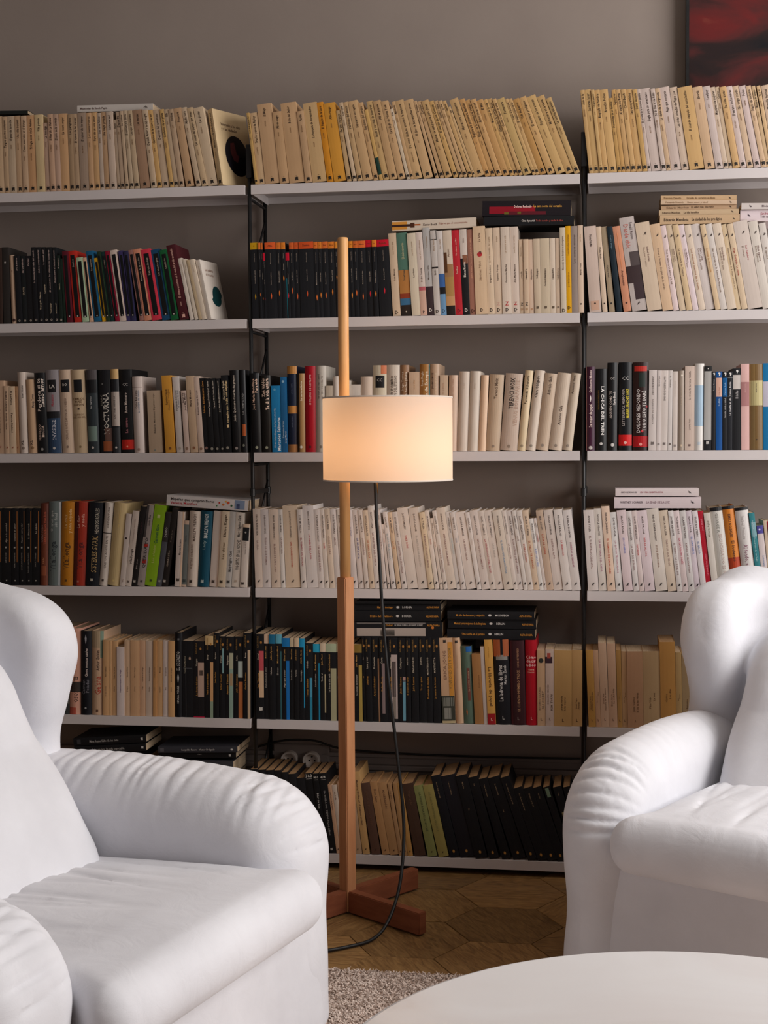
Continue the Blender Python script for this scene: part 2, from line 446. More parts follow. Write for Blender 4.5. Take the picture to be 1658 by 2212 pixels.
FADE = {1: (.80, .93), 2: (.66, .97), 3: (.72, .96), 4: (.50, .98), 5: (.88, .97), 6: (.95, 1.0)}
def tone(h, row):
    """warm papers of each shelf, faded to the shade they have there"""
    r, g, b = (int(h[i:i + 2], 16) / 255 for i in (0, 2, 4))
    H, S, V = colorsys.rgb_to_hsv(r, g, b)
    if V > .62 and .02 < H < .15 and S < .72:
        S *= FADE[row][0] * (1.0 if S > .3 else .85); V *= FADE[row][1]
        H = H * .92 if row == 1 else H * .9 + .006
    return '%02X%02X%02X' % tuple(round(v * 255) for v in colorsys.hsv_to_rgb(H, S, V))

def colour_word(h):
    r, g, b = (int(h[i:i + 2], 16) for i in (0, 2, 4))
    mx, mn = max(r, g, b), min(r, g, b)
    if mx < 48: return 'black'
    if mx - mn < 26:
        return 'off-white' if mx > 195 else 'grey' if mx > 80 else 'charcoal'
    if r >= g >= b:
        s = (mx - mn) / mx
        if s < .33: return 'ivory' if mx > 190 else 'grey-brown'
        if s < .45: return 'beige' if mx > 180 else 'brown'
        if mx < 110: return 'dark brown'
        if (r - g) > (g - b) * 1.3: return 'orange' if mx > 190 else 'rust'
        return 'cream' if s < .58 and mx > 185 else 'mustard' if mx > 150 and g > 110 else 'brown'
    if r > g and r > b: return 'red' if g < 70 and r > 130 else 'maroon' if r < 130 else 'pink'
    if b >= g and b > r: return 'blue' if g > 50 else 'navy' if r < 45 else 'purple'
    return 'green' if g > r else 'olive'

def book_mesh(name, t, H, D, bulge, cover_th, mat, pmat, over):
    """wrap-around cover (open U in plan) as the thing itself; the page block is its part"""
    curve = (lambda s: bulge * (2 * s / t) ** 2)
    n = 8 if bulge > .001 else 4
    outer = [(-t / 2, D)] + [(-t / 2 + t * k / n, curve(-t / 2 + t * k / n)) for k in range(n + 1)] + [(t / 2, D)]
    ti = t / 2 - cover_th
    inner = [(ti, D)] + [(ti - 2 * ti * k / n, curve(ti - 2 * ti * k / n) + cover_th) for k in range(n + 1)] + [(-ti, D)]
    ring = outer + inner; m = len(ring)
    verts = [(x, y, 0) for x, y in ring] + [(x, y, H) for x, y in ring]
    faces = [(i, (i + 1) % m, m + (i + 1) % m, m + i) for i in range(m)]
    k = len(outer)
    for i in range(k - 1):
        a, b, c, d = i, i + 1, m - 2 - i, m - 1 - i
        faces.append((d, c, b, a)); faces.append((m + a, m + b, m + c, m + d))
    o = mesh_obj(name, verts, faces, mat)
    if ti > .0006:
        y0 = bulge * .6 + cover_th * 1.2
        v, f = box(-ti + .0001, ti - .0001, y0, D - over, over * .6 + .0002, H - over)
        mesh_obj('pages', v, f, pmat, o)
    return o, curve

def style_decor(dec, sty, title, extras, k):
    t = dec.t
    ti, _, au = title.partition('/')
    ex = {}
    for e in extras:
        if e[:2] in ('x,', 'm,'): ex[e[0]] = e[2:]
    T = dec.text
    if sty == 'A':
        col = ex.get('x', '2E1C10'); cap = min(.0066, .56 * t)
        wd = layout(ti)[2] * cap / CAP * .80
        L = min(wd / dec.H, .66)
        T('u', .95 - L, .95, .46, cap / t, col, ti, .18)
        if au:
            ca = min(.0032, .3 * t); wa = min(layout(au)[2] * ca / CAP * .85 / dec.H, .2)
            T('u', .90 - L - wa, .90 - L, .46, ca / t, ex.get('x', '7A5836'), au)
        dec.emblem('A', .05, .5, 9, ex.get('x', '1A120C'))
        dec.panel(.088, .091, .5 - min(.3, .002 / t), .5 + min(.3, .002 / t), ex.get('x', '5A4028'), .0004)
    elif sty == 'K':
        c = 'C0A8A0'
        T('u', .9 - min(.6, .025 * len(ti)), .96, .45, min(.3, .0042 / t), c, ti, .2)
        if au: T('u', max(.12, .86 - min(.6, .025 * len(ti)) - .024 * len(au)), .86 - min(.6, .025 * len(ti)), .45, min(.28, .004 / t), 'D0BCA0', au)
        dec.emblem('disc', .04, .5, 6, 'A89C90'); dec.emblem('disc', .04, .5, 3, '141518')
    elif sty == 'F':
        dec.panel(.07, .94, .22, .78, '0E0E10'); dec.emblem('sq', .085, .5, 3.5, 'C0B8B0')
        if ti: T('u', .5, .88, .5, .2, 'A89888', ti)
    elif sty == 'P':
        if ti: T('u', .6, .9, .5, min(.22, .0038 / t), ex.get('x', 'A08468'), ti)
        if au: T('u', .36, .57, .5, min(.24, .004 / t), ex.get('x', '4A382C'), au.rstrip(';'))
        if not ti: T('u', .45, .6, .5, min(.26, .004 / t), '4A382C', au)
    elif sty == 'N':
        if ti: T('u', .5, .9, .5, min(.3, .005 / t), ex.get('x', 'C8BEB4'), ti)
        if au: T('u', .2, .47, .5, min(.3, .005 / t), ex.get('x', 'C8BEB4'), au)
    elif sty == 'M':
        c = ex.get('m')
        top = .86
        if c:
            dec.panel(.91, 1, 0, 1, c); T('h', .955, .955, .5, .16, '6A2A10', ti)
        a = PHR[k % 9]; L1 = .012 * len(a); b2 = PHR[(k * 5 + 3) % 9]; L2 = .014 * len(b2)
        T('u', top - L1, top, .5, min(.18, .002 / t), '9A8C80', a); T('u', top - L1 - .03 - L2, top - L1 - .03, .5, min(.2, .0024 / t), 'B0A294', b2)
        dec.emblem('flame', top - L1 - L2 - .1, .5, 9, c or 'B81830')
    elif sty == 'R':
        dec.emblem('liz', .87, .6, 8, '3A2C26')
        c = ex.get('x', '7A6454')
        if ti:
            T('d', .5, .72, .62, min(.2, .0042 / t), ex.get('x', '6A4A44'), ti); T('d', .46, .72, .38, min(.2, .0042 / t), '8A7464', au)
        else: T('d', max(.2, .72 - .016 * len(au)), .72, .5, min(.28, .0046 / t), c, au)
    elif sty == 'S':
        L1 = min(.34, .02 * len(ti)); L2 = min(.44, .0195 * len(au))
        T('d', .93 - L1, .93, .5, min(.3, .0044 / t), '5A4E4A', ti); T('d', max(.2, .88 - L1 - L2), .88 - L1, .5, min(.3, .0044 / t), ex.get('x', '8A6C68'), au)
        dec.emblem('liz', .08, .5, 9, '2A2220')
    elif sty == 'S3':
        T('d', .62, .93, .5, min(.34, .005 / t), '3A281E', ti); T('d', .18, .6, .5, min(.34, .005 / t), '4A3428', au); dec.emblem('liz', .09, .5, 6, '8A3A28')
    elif sty == 'T4':
        dec.panel(.3, .96, .74, .82, 'A8662C'); T('u', .55, .8, .45, min(.2, .0044 / t), 'B8AC9C', ti, .2); T('u', .16, .42, .42, min(.16, .0036 / t), '8A847C', au)
        dec.emblem('sq', .49, .42, 5, 'A8A49C'); dec.emblem('sq', .06, .5, 4, 'A8A49C')
    elif sty == 'T':
        T('u', .83, .975, .28, min(.24, .004 / t), '8A6A34', 'ALFAGUARA'); dec.emblem('sun', .9, .66, 7, 'B07A34')
        T('u', .56, .77, .3, min(.24, .0044 / t), 'C8BCA8', au); T('u', .28, .54, .3, min(.24, .0044 / t), 'C08A3C', ti)
    elif sty == 'T5':
        if ex.get('m'): dec.panel(.89, 1, 0, 1, ex['m'])
        T('u', .64, .86, .32, min(.24, .0042 / t), 'C89A54', ti); T('u', .34, .61, .32, min(.24, .0042 / t), 'B8B0A4', au)
    elif sty == 'L2':
        T('u', .42, .65, .5, min(.2, .0032 / t), '5A4230', ti); T('u', .24, .39, .5, min(.2, .0032 / t), '7A6048', au)
    elif sty == 'L3':
        T('u', .2, .4, .4, min(.18, .0046 / t), '6A4A2C', ti); T('u', .2, .46, .64, min(.18, .0046 / t), '6A4A2C', au); dec.emblem('L', .09, .5, 6, '4A3018')
    elif sty == 'C':
        a, _, b2 = title.partition('/')
        T('d', .62, .92, .45, min(.14, .0032 / t), 'A08868', a)
        if b2: T('d', .5, .6, .45, min(.14, .0032 / t), 'A08868', b2)
        dec.emblem('sun', .07, .5, 8, 'B8863C')
    elif sty == 'C2':
        T('d', .35, .9, .5, min(.32, .0055 / t), ex.get('x', '6A4A34'), ti); dec.emblem('liz', .06, .5, 6, '3A2418')
    for e in extras:
        q = e.split(',')
        if q[0] == 'b' and len(q) == 6: dec.panel(*[float(v) for v in q[1:5]], q[5], .0003)
    for e in extras:
        q = e.split(',', 7)
        if q[0] == 't': T(q[1], *[float(v) for v in q[2:6]], q[6], q[7])
        elif q[0] == 'e': dec.emblem(q[1], float(q[2]), float(q[3]), float(q[4]), q[5])

BOOKS = {
(1,'L'): '''
-741.0,23.3,215.9,-1.27,0,135|D2AE80|A|La nota/BOLL|
-717.1,13.4,215.0,-1.33,0,135|C9A678|A|Tangos que me contaron/WELSH|
-703.0,22.1,215.5,-1.42,0,135|CBB08C|A|El gato de la noche/GRASS|
-680.6,18.3,215.7,-1.31,0,135|CDA678|A|Una niña inquieta/MACHADO|
-662.0,16.9,214.9,-1.01,0,135|D0AA80|A|Como una ruina en el tiempo/RUSSO|
-644.7,23.3,215.3,-0.93,0,135|D49E62|A|Trilogía sucia de La Habana/GUTIÉRREZ|
-620.1,23.5,215.9,-1.22,0,136|D9BE82|A|Vida porosa/PERROS|
-595.3,14.3,192.8,-1.53,0,121|C6A082|A|La mendiga/POTOK|
-580.2,15.8,215.7,-1.66,0,135|CDA27C|A|El Rey de La Habana/GUTIÉRREZ|
-564.0,15.9,215.1,-1.67,0,135|C8A184|A|El nido de la corneja/COLLINS|
-547.8,24.4,215.9,-1.49,0,136|D6A468|A|La nueva mujer/FALLADA|
-523.1,14.1,213.3,-1.26,0,134|9E8468|A|Los peregrinos/KUREISHI|
-508.2,15.6,214.3,-1.42,0,135|C2A078|A|El rumor de las mareas/GINZBURG|
-491.4,24.6,215.9,-1.67,0,136|A88E74|A|El rumor de los mapas/VILA MATAS|
-466.1,14.8,214.9,-1.76,0,135|CDA06C|A|Los nuevos rostros/BAYLEY|
-450.7,16.5,215.4,-1.84,0,135|D2A262|A|Pero sin un solo amor/TORRES|
-433.5,11.1,213.6,-1.92,0,134|C0A68C|A|Los seres felices/MARZAL|
-421.4,14.6,215.3,-2.12,0,135|C29868|A|Una magia privada/GIRALT|
-404.9,18.5,215.9,-2.53,0,136|CDB094|A|La buena sed/MASSON|
-384.8,8.8,193.6,-2.92,0,121|B89E80|A|Ruinas/POE|
-374.6,11.8,214.8,-3.25,0,135|BFA280|A|El agua fría/ORY|
-359.9,8.9,216.3,-3.92,0,136|C9AC86|A|Los nombres/GIL|
-347.8,11.5,217.4,-4.70,0,136|C4AA86|A|El crimen y la dama/WODEHOUSE|
-334.4,14.9,217.0,-5.11,0,136|C8AD84|A|Los que se vuelven/PERSON|
-317.3,28.0,217.5,-5.56,0,137|A8805C|A|Las bestias/SEFTON|
-286.2,16.0,217.1,-6.27,0,136|CFB48E|A|Daniela Astor y la caja negra/SANZ|
-268.8,13.2,216.7,-6.56,0,136|D6A858|A|Camino de la nieve y el sol/MORI|
-254.2,20.1,216.8,-6.79,0,136|CDB08C|A|Después del terremoto/NEILL|
-231.7,11.4,217.8,-7.32,0,137|D8AC58|A|Confesión de un pirata/KUNZRU|
-219.2,13.3,217.1,-7.52,0,136|C9AC84|A|Ella/GRAU|
-204.7,14.2,216.6,-7.71,0,136|C2A27C|A|Esclava/BASU|
-185.4,22.1,218.7,-8.92,0,137|C49A68|A|Pecadora/CANO|
-156.5,14.6,221.2,-10.53,0,139|CDB28C|A|Media hora/POTOK|
-139.7,16.2,220.0,-10.94,0,138|D0B080|A|Las cosas del tiempo que amas/HUDSON|
-122.9,26.8,219.1,-10.52,0,138|D4BA92|A|Las glorias/ECHENOZ|
-95.4,17.1,217.5,-10.31,29,137|D9BD86|A|Itinerario a la ciudad y a los ríos/TRAPIELLO|
''',
(1,'M'): '''
11.9,7.5,197.8,-6.70,0,124|C9A04E|A|Venta de la tarde en flor/GIARD|
19.7,20.5,197.2,-6.38,0,124|D6B07C|A|Tras los pasos de Ripley/HIGHSMITH|
40.6,40.5,218.9,-5.93,0,137|CBA06C|A|El Mago/FOWLES|
81.6,24.9,196.4,-5.88,0,123|CBA068|A|Piloto ciego/PAPINI|
108.2,43.0,219.3,-6.24,0,138|CDA26A|A|Bella del Señor/COHEN|
153.0,18.6,196.0,-6.62,0,123|C9A06C|A|Perilla/MODIANO|
173.3,38.2,216.8,-7.01,0,136|CFA868|A|La hoguera de las vanidades/WOLFE|
213.9,17.3,219.1,-7.48,0,138|C98524|A|El Palacio de la Luna/AUSTER|
233.1,32.6,214.9,-7.87,0,135|CC9138|A|Alto riesgo/ROLIN|
269.4,11.7,195.4,-8.78,0,123|CFAA6C|A|Perdita Durango/GIFFORD|
285.6,10.3,216.8,-9.94,0,136|D6B88E|A|Los reyes/RENAULT|
298.6,14.1,217.5,-10.55,0,137|CFA86C|A|Hablando del asunto/BARNES|
314.8,25.4,219.2,-10.95,0,138|CFA568|A|Esperando un regalo/KUREISHI|
342.9,13.5,215.4,-11.44,0,135|CBA062|A|Expulsión del paraíso/KIPPHARDT|
359.0,9.4,196.2,-11.99,0,123|D6A850|0||b,.08,.32,0,1,1C3A32
370.0,17.3,218.4,-12.31,0,137|D2AA62|A|Sentir y ser vida de nosotros/BARICCO|
388.0,20.7,218.2,-12.28,0,137|CBA062|A|Alá es grande/THUBRON|
410.9,19.5,216.5,-12.66,0,136|CFA468|A|La trilogía de Nueva York/AUSTER|
433.8,8.5,196.7,-13.41,0,123|DCC49C|A|Ruth/ROBISON|
443.8,9.3,216.5,-13.67,0,136|CFA468|A|Mantícora/DAVIES|
453.7,22.8,217.8,-13.69,0,137|D2A868|A|De cómo Sibila se encontró la memoria/MARTÍN GAITE|
480.5,25.2,218.5,-14.47,0,137|D2A86A|A|El dios de las pequeñas cosas/ROY|
512.2,8.6,217.4,-15.85,0,136|CFA56C|A|Quemada/COLETTE|
525.1,11.1,216.9,-16.75,0,136|CFA468|A|Complot/GALLI|
538.9,19.1,217.3,-17.23,0,136|CBA05C|A|Manual de caza y pesca para chicas/BANK|
561.6,12.8,216.8,-17.83,0,136|D2A452|A|El retrato de los Colonna/ECO|
577.3,10.6,217.4,-18.35,0,136|CFA668|A|Llanto y cuna/SACKS|
590.1,9.7,217.6,-18.67,0,137|CFA668|A|La me/GOLD|
602.9,9.9,217.1,-19.23,0,136|CFA45C|A|Lealtad/CAREY|
615.1,6.4,201.3,-19.62,0,126|D2AA6C|A|Sofía/ROY|
622.2,23.6,219.4,-19.11,0,138|CFA560|A|Marcel para principiantes/COMPTE|
647.5,14.2,219.4,-18.60,0,138|CF9A4C|A|Fugitiva a la primavera, Bartleby/VILA|
663.3,12.3,217.4,-18.74,0,136|CF9C50|A|Elogio de la pereza y el trabajo/RUSSO|
678.1,14.9,218.0,-19.09,0,137|D2A058|A|Amor no es amor/GORDON|
694.9,17.5,215.9,-19.27,0,136|C9964C|A|El Mal/CAPRIOLO|
713.8,10.6,217.5,-19.28,0,137|CFA050|A|Memorias de la vida/NADAS|
725.3,11.6,218.4,-19.22,0,137|D2A45A|A|Llamando a la puerta, Alejo/GRAN|
737.9,10.3,217.1,-19.20,0,136|CFA45C|A|Contra el deseo de amar/ROTH|
750.4,20.8,216.1,-19.54,0,136|C8A458|A|Fontamara/SILONE|
774.5,8.5,216.9,-19.97,0,136|CFA55C|A|Cuando la noche calla/KIS|
783.8,9.3,216.5,-19.93,0,136|CFA35C|A|El empleo y unas cartas/OTTIERI|
794.3,16.8,214.3,-19.98,0,135|BF8C3C|A|Vida de perros/LODGE|
815.1,19.2,219.7,-20.64,0,138|CFA25A|A|El monstruo prodigioso/HELLER|
838.0,23.9,222.0,-21.13,0,139|D2A85C|A|El puerto de los aromas/LANCHESTER|
863.9,20.0,221.1,-20.95,0,139|CBA058|A|Mi hombre en la tierra/BOYLE|
885.7,14.5,215.1,-20.75,0,135|C8A25C|A|La sonrisa del ajenjo/LINDGREN|
''',
(1,'R'): '''
924.6,10.2,221.4,-6.25,0,139|CBA25C|A|Auto de fe/BERNHARD|
935.1,16.5,221.7,-6.21,0,139|CFA65C|A|La marea lunar/KUREISHI|
952.1,8.9,220.2,-6.23,0,138|CDA55C|A|Un año pésimo/MAVIS|
961.8,13.2,219.9,-6.36,0,138|CBA056|A|Biografía del hambre/NOTHOMB|
976.3,21.1,220.1,-6.59,0,138|CFA45A|A|Brooklyn Follies/AUSTER|
998.9,9.7,197.6,-6.89,0,124|C49644|A|Desventuras de un fanático/DAHL|
1009.4,10.5,218.9,-7.00,0,137|CF9E4C|A|Seguidores/LANGE|
1020.7,12.6,218.6,-7.10,0,137|CFA25C|A|Al oeste de Roma/FANTE|
1034.3,12.6,218.2,-7.27,0,137|CFA45C|A|Chesil Beach/MCEWAN|
1048.0,16.5,218.4,-7.45,0,137|CFA25A|A|Secretos paralelos/BAINBRIDGE|
1065.6,11.2,217.1,-7.62,0,136|CBA04E|A|Lunas de sede/RHYS|
1077.6,9.2,218.1,-7.72,0,137|CDB4A6|A|En el café de la juventud perdida/MODIANO|
1088.0,25.2,218.7,-7.92,0,137|CFB6AA|A|Elegía para un americano/HUSTVEDT|
1114.4,11.1,217.8,-8.09,0,137|D0B6A6|A|Ni de Eva ni de Adán/NOTHOMB|
1126.4,11.9,217.9,-8.20,0,137|D2AE82|A|La dama de la furgoneta/BENNETT|
1139.5,25.3,220.6,-8.42,0,138|D0B4A6|A|Algo que contarte/KUREISHI|
1165.9,19.4,219.4,-8.56,0,138|D2B294|A|Las vidas privadas de Pippa Lee/MILLER|
1186.5,37.4,217.8,-8.72,0,137|CFA55C|A|El mundo después del cumpleaños/SHRIVER|
1226.0,25.5,217.2,-9.07,0,136|D2AC7E|A|Elverda/RUSHDIE|
1253.8,19.0,218.1,-9.51,0,137|D0B6AE|A|Lowboy/WRAY|
1274.2,12.5,216.6,-9.75,0,136|D2B494|A|Mentiras de mujeres/ULITSKAYA|
1287.3,10.3,216.7,-9.77,0,136|D4B892|A|Cuerno/FERRERO|
1298.7,17.0,215.6,-9.95,0,135|CFA562|A|De vidas ajenas/CARRERE|
1317.5,15.3,216.8,-10.26,0,136|D2B6AC|A|El verano sin hombres/HUSTVEDT|
1334.6,15.8,217.1,-10.57,0,136|D2B28C|A|No tengo miedo/AMMANITI|
1352.4,17.1,216.7,-10.96,0,136|D2B4AC|A|Pulso/BARNES|
1371.1,12.4,216.3,-11.21,0,136|D2AE82|A|Diario de invierno/AUSTER|
1384.1,9.2,215.4,-10.86,0,135|D2B07C|A|Mentiras de verano/SCHLINK|
1393.8,9.3,214.8,-10.06,0,135|D2AC74|A|Yo y tú/AMMANITI|
1403.5,19.7,214.3,-9.64,0,134|D0B090|A|Maravilla habitual/GOMEZ|
''',
(2,'L'): '''
-753.1,11.5,217.1,0.12,0,136|4A2C22|0||
-741.3,10.6,215.7,0.14,0,135|3A2A24|0||
-728.5,19.6,216.4,-0.34,0,136|2A2624|N|/|e,sq,.8,.45,5,B8B0A8
-705.4,14.4,193.8,-1.28,0,122|C69A74|hO||t,u,.7,.78,.5,.2,5A3020,Gil;e,disc,.05,.5,9,3A1A14
-689.1,17.3,192.3,-1.74,0,121|14151A|K|De la tierra/|
-671.5,14.4,190.8,-1.57,0,120|14181A|K|Las parábolas/GRACQ|
-656.8,19.2,190.3,-1.37,0,119|16161A|K|Verdes/|
-636.6,13.4,214.3,-1.62,0,135|121318|K|La historia más bella del mundo/|
-621.9,15.4,214.0,-1.88,0,134|121318|K|Sobre computadoras/Tranquilo Blanco|
-606.2,13.2,213.6,-1.74,0,134|121316|K|La mirada azul/Leonardo|
-592.7,16.4,213.1,-1.38,0,134|121418|K|El encuentro, los últimos, los hombres/Yourcenar|
-575.9,12.3,212.6,-1.41,0,133|12161A|K|Ensayo sobre el deslumbramiento/Sobre Puerto, documentos de la V|
-561.3,11.0,189.2,-1.99,0,119|12201A|K|El sombrero/Guzmán|
-548.3,6.9,180.4,-2.51,0,113|14281E|0||
-538.9,17.2,200.4,-3.21,0,126|5A1020|F||
-517.7,21.4,201.4,-4.27,0,126|B42A1E|F|Sueños|
-493.2,18.9,182.0,-5.14,0,114|A6BC9C|F||
-472.0,11.0,181.6,-5.74,0,114|D89A6E|F||
-458.7,20.7,199.6,-6.37,0,125|16587E|F|La caverna|
-435.4,11.1,180.2,-7.08,0,113|D8A418|F||
-423.2,10.2,198.3,-7.32,0,124|20341E|F||
-412.1,13.0,197.5,-7.45,0,124|10302E|F|Los caminos|
-396.6,12.8,199.2,-8.05,0,125|86102C|F||
-383.3,19.3,200.8,-7.77,0,126|D6B4A2|F||
-363.6,13.3,198.5,-6.41,0,125|3A3262|F||
-349.8,13.2,196.8,-5.71,0,123|2C2A4C|F||
-325.9,14.4,200.2,-8.73,0,126|9A6C64|F||
-311.0,21.6,201.8,-8.72,0,127|D4683E|F|Memoria de la noche|
-288.3,27.0,200.3,-8.91,0,126|CC3448|F|Las ciudades|
-259.8,24.7,199.8,-9.13,0,125|12466A|F|Un viento gris|
-233.7,21.6,197.9,-9.34,0,124|0E5A30|F|Equilibrio|
-208.8,25.7,211.1,-10.13,0,133|46141C|A|El último encuentro en la casa del jardín encantado/VERNE|x,D8A898
-179.5,11.4,174.9,-11.07,0,110|DCC8B2|P|Esta historia de la tierra/|
-165.9,10.9,172.2,-11.59,0,108|D8C2A4|P|El canto/|
-153.5,8.4,169.9,-11.90,0,107|C0A070|P|La isla/|
-144.5,12.9,170.9,-11.93,0,107|D8BE9C|P|Los años/|
-131.0,13.0,169.5,-11.84,12,106|DCCAB8|P|Las palabras/|
''',
(2,'M'): '''
-0.8,22.4,209.9,-1.42,0,132|15171C|M|D|m,C89A10
21.9,6.9,209.3,-1.35,0,131|15171C|M|Q|m,D8722A
29.2,5.4,209.1,-1.31,0,131|15171C|M|O|m,D8702A
34.9,5.3,183.4,-1.33,0,115|15171C|M||b,.87,.985,0,1,C81030
40.5,30.6,209.2,-1.32,0,131|15171C|M|Alba|m,E0602C
71.4,14.1,208.7,-1.29,0,131|15171C|M|Las|m,D8742A
85.8,12.5,208.4,-1.29,0,131|15171C|M|Esa|m,DC8028
98.7,9.9,182.8,-1.32,0,115|15171C|M||b,.87,.985,0,1,C81030;b,0,.6,.05,.2,1E8CA0
109.0,12.2,207.7,-1.34,0,130|15171C|M|Rea|m,D0602A
121.7,14.9,207.8,-1.39,0,130|15171C|M|Toa|m,CC5826
137.0,40.6,208.2,-1.43,0,131|15171C|M|Suma|m,CC5020
177.9,11.9,207.9,-1.42,0,130|15171C|M|Neva|m,D8702A
190.1,10.4,207.6,-1.42,0,130|15171C|M|Pa|m,D87C28
200.9,17.6,207.7,-1.46,0,130|15171C|M|Amar|m,D0682A
218.8,18.3,207.2,-1.44,0,130|15171C|M|Moral|m,DC7C28
237.5,7.8,206.9,-1.47,0,130|15171C|M|Tu|m,DC8A30
246.1,14.9,207.1,-1.59,0,130|15171C|M|Lea|m,DC7A28
261.3,14.5,207.3,-1.58,0,130|15171C|M|Nos|m,D87028
276.1,12.2,207.3,-1.49,0,130|15171C|M|Dia|m,DC8428
288.6,12.9,207.0,-1.51,0,130|15171C|M|Mares|m,CC6428
302.4,21.0,207.4,-1.66,0,130|15171C|M|Mirada|m,DC6A30
324.2,17.7,208.7,-1.81,0,131|15171C|M|Aire|m,C4142A
342.4,12.7,208.6,-1.85,0,131|15171C|M|Pez|m,DC7E28
357.1,33.1,208.6,-2.30,0,131|15171C|M|Ronda|m,C8102C
393.2,21.5,225.3,-3.07,0,141|D2B088|P|Los tres días/Luis Mateo|r,;e,D,.045,.45,9,2A1E18
416.3,29.1,225.4,-3.37,0,141|4E7264|0||b,0,.13,0,1,2A221E;b,.13,.21,0,1,3A6A90;b,.21,.27,0,1,8A3A24;b,.27,.55,0,1,B07840;t,u,.68,.88,.5,.22,B8B088,El cielo abierto;t,u,.38,.56,.5,.2,3A3A30,Nativel;e,disc,.05,.5,4,C8C0B0
446.3,23.6,223.8,-3.51,0,141|D4C09A|P|La vida entera/Landero;|
470.3,17.6,226.0,-3.47,0,142|D6BCAC|P|Los años indecisos/Pedro Sorela|b,0,.3,0,1,C8A494;b,.3,.345,0,1,B05860;e,P,.04,.5,8,3A2A28
488.2,19.6,237.2,-3.16,0,149|B8B2B0|P|Un verano/Monroe Lima|b,0,.33,0,1,3A2C30;e,D,.06,.5,9,E0D8D0
508.1,16.6,229.7,-3.00,0,144|C8BCB4|P|Elena Ferraz/Estilo K|b,.885,.895,0,1,2A2626;b,.55,.57,0,1,2A2626;b,.885,1,.93,1,2A2626;e,D,.045,.5,9,2A1E18
525.0,16.6,228.3,-2.92,0,143|D0C4BC|P|Los males/|b,.33,.49,.05,1,3A62A0;b,.25,.33,.05,1,1A1A1E;b,0,.25,.05,1,6A94BC;e,D,.05,.5,9,22344A
541.9,23.5,228.7,-2.87,0,144|D4B898|0||b,0,.11,0,1,1E1A18;b,.11,.22,0,1,C09468;b,.22,.45,0,1,A8834E;b,.45,.6,0,1,9A7450;b,.5,.74,0,.35,5A3A24;t,u,.6,.78,.55,.2,6A4A34,Antón
565.6,19.5,229.1,-2.75,0,144|B42430|P|Un viento suelto/Fariñas|x,E0BCA8;e,D,.05,.5,9,5A0C14
585.4,19.4,230.3,-2.45,0,145|D2BAAC|0||b,0,.66,0,1,17171A;b,.6,.7,.3,1,8A5A44;t,u,.44,.62,.5,.3,E0D6CC,Blanca Riestra;t,u,.76,.9,.5,.2,6A4A40,Lirio;e,D,.055,.5,9,E0D8D0
605.2,15.5,229.7,-2.25,0,144|A2563E|P|La voz apagada de los niños/Jaime Romo|x,D8A080;e,D,.045,.5,9,3A1410
621.0,32.5,237.1,-2.16,0,149|D6AE7E|0||t,u,.82,.92,.5,.2,5A3A2A,La luna;e,disc,.68,.5,13,B02028;e,disc,.7,.55,7,1E1A1E;t,u,.35,.6,.5,.16,8A6A50,Sánchez Piñol;e,D,.05,.5,8,2A1E18
653.8,18.6,231.9,-1.96,0,146|D8B890|P|La vida invisible del sueño/Gregorio Perdomo|r,;e,D,.05,.5,9,2A1E18
672.7,20.4,232.3,-1.73,0,146|D8B894|P|Juego/Ramón Pernas|r,;e,D,.05,.5,9,2A1E18;t,h,.12,.12,.5,.42,C8A090,Z
693.5,24.2,233.5,-1.56,0,147|D8BEA4|P|La noche era mía/Fernando Marías|r,;e,D,.05,.5,9,2A1E18;t,h,.12,.12,.5,.42,B0242C,Z
717.9,21.3,233.7,-1.38,0,147|D6BAA4|P|Los libros verdes/Ana María Matute|r,;e,D,.05,.5,9,2A1E18;t,h,.12,.12,.5,.42,B0242C,Z
739.6,11.9,199.5,-1.13,0,125|D2AE88|P|El gran vidrio/Josep Pla|e,sq,.06,.5,6,A88868;t,h,.13,.13,.5,.55,1E1A18,Z
751.8,13.5,199.2,-1.01,0,125|D2AE88|P|/Josep Pla|r,;e,sq,.06,.5,6,A88868;t,h,.13,.13,.5,.55,1E1A18,Z
765.8,12.6,198.8,-1.09,0,125|D8B292|P|/Bryce Vian|e,sq,.06,.5,6,B08868
779.0,17.5,199.4,-1.16,0,125|C8AE8A|P|/Borges|e,sq,.08,.5,7,5A4A3A
796.7,24.9,199.8,-1.04,0,125|CBB48E|P|/Cortázar de viento|r,;e,sq,.08,.5,7,5A4A3A
821.9,14.5,200.0,-0.78,0,126|D8BC9C|P|/Josep Pla|r,;e,sq,.08,.5,7,5A4A3A
836.9,11.8,199.6,-0.82,0,125|D2B08C|P|/Paul Bowles|e,sq,.08,.5,6,7A6A5A
849.9,14.6,227.2,-1.07,0,143|CFBA94|N|Memorias de un beduino en el congreso/|x,5A4030;e,D,.03,.5,9,2A1E18
864.8,13.6,231.3,-1.00,0,145|D9A00C|N|Los árboles tristes/Jordi Esteban|x,8A5A10;e,D,.06,.5,8,3A2A10
878.7,17.3,230.9,-0.78,0,145|8E8078|N|Los cuerpos oscuros/|x,5A4C48
896.4,13.8,232.3,-0.72,0,146|D2B090|P|Los libros/Martín Prieto|e,disc,.1,.5,4,2A1E18
''',
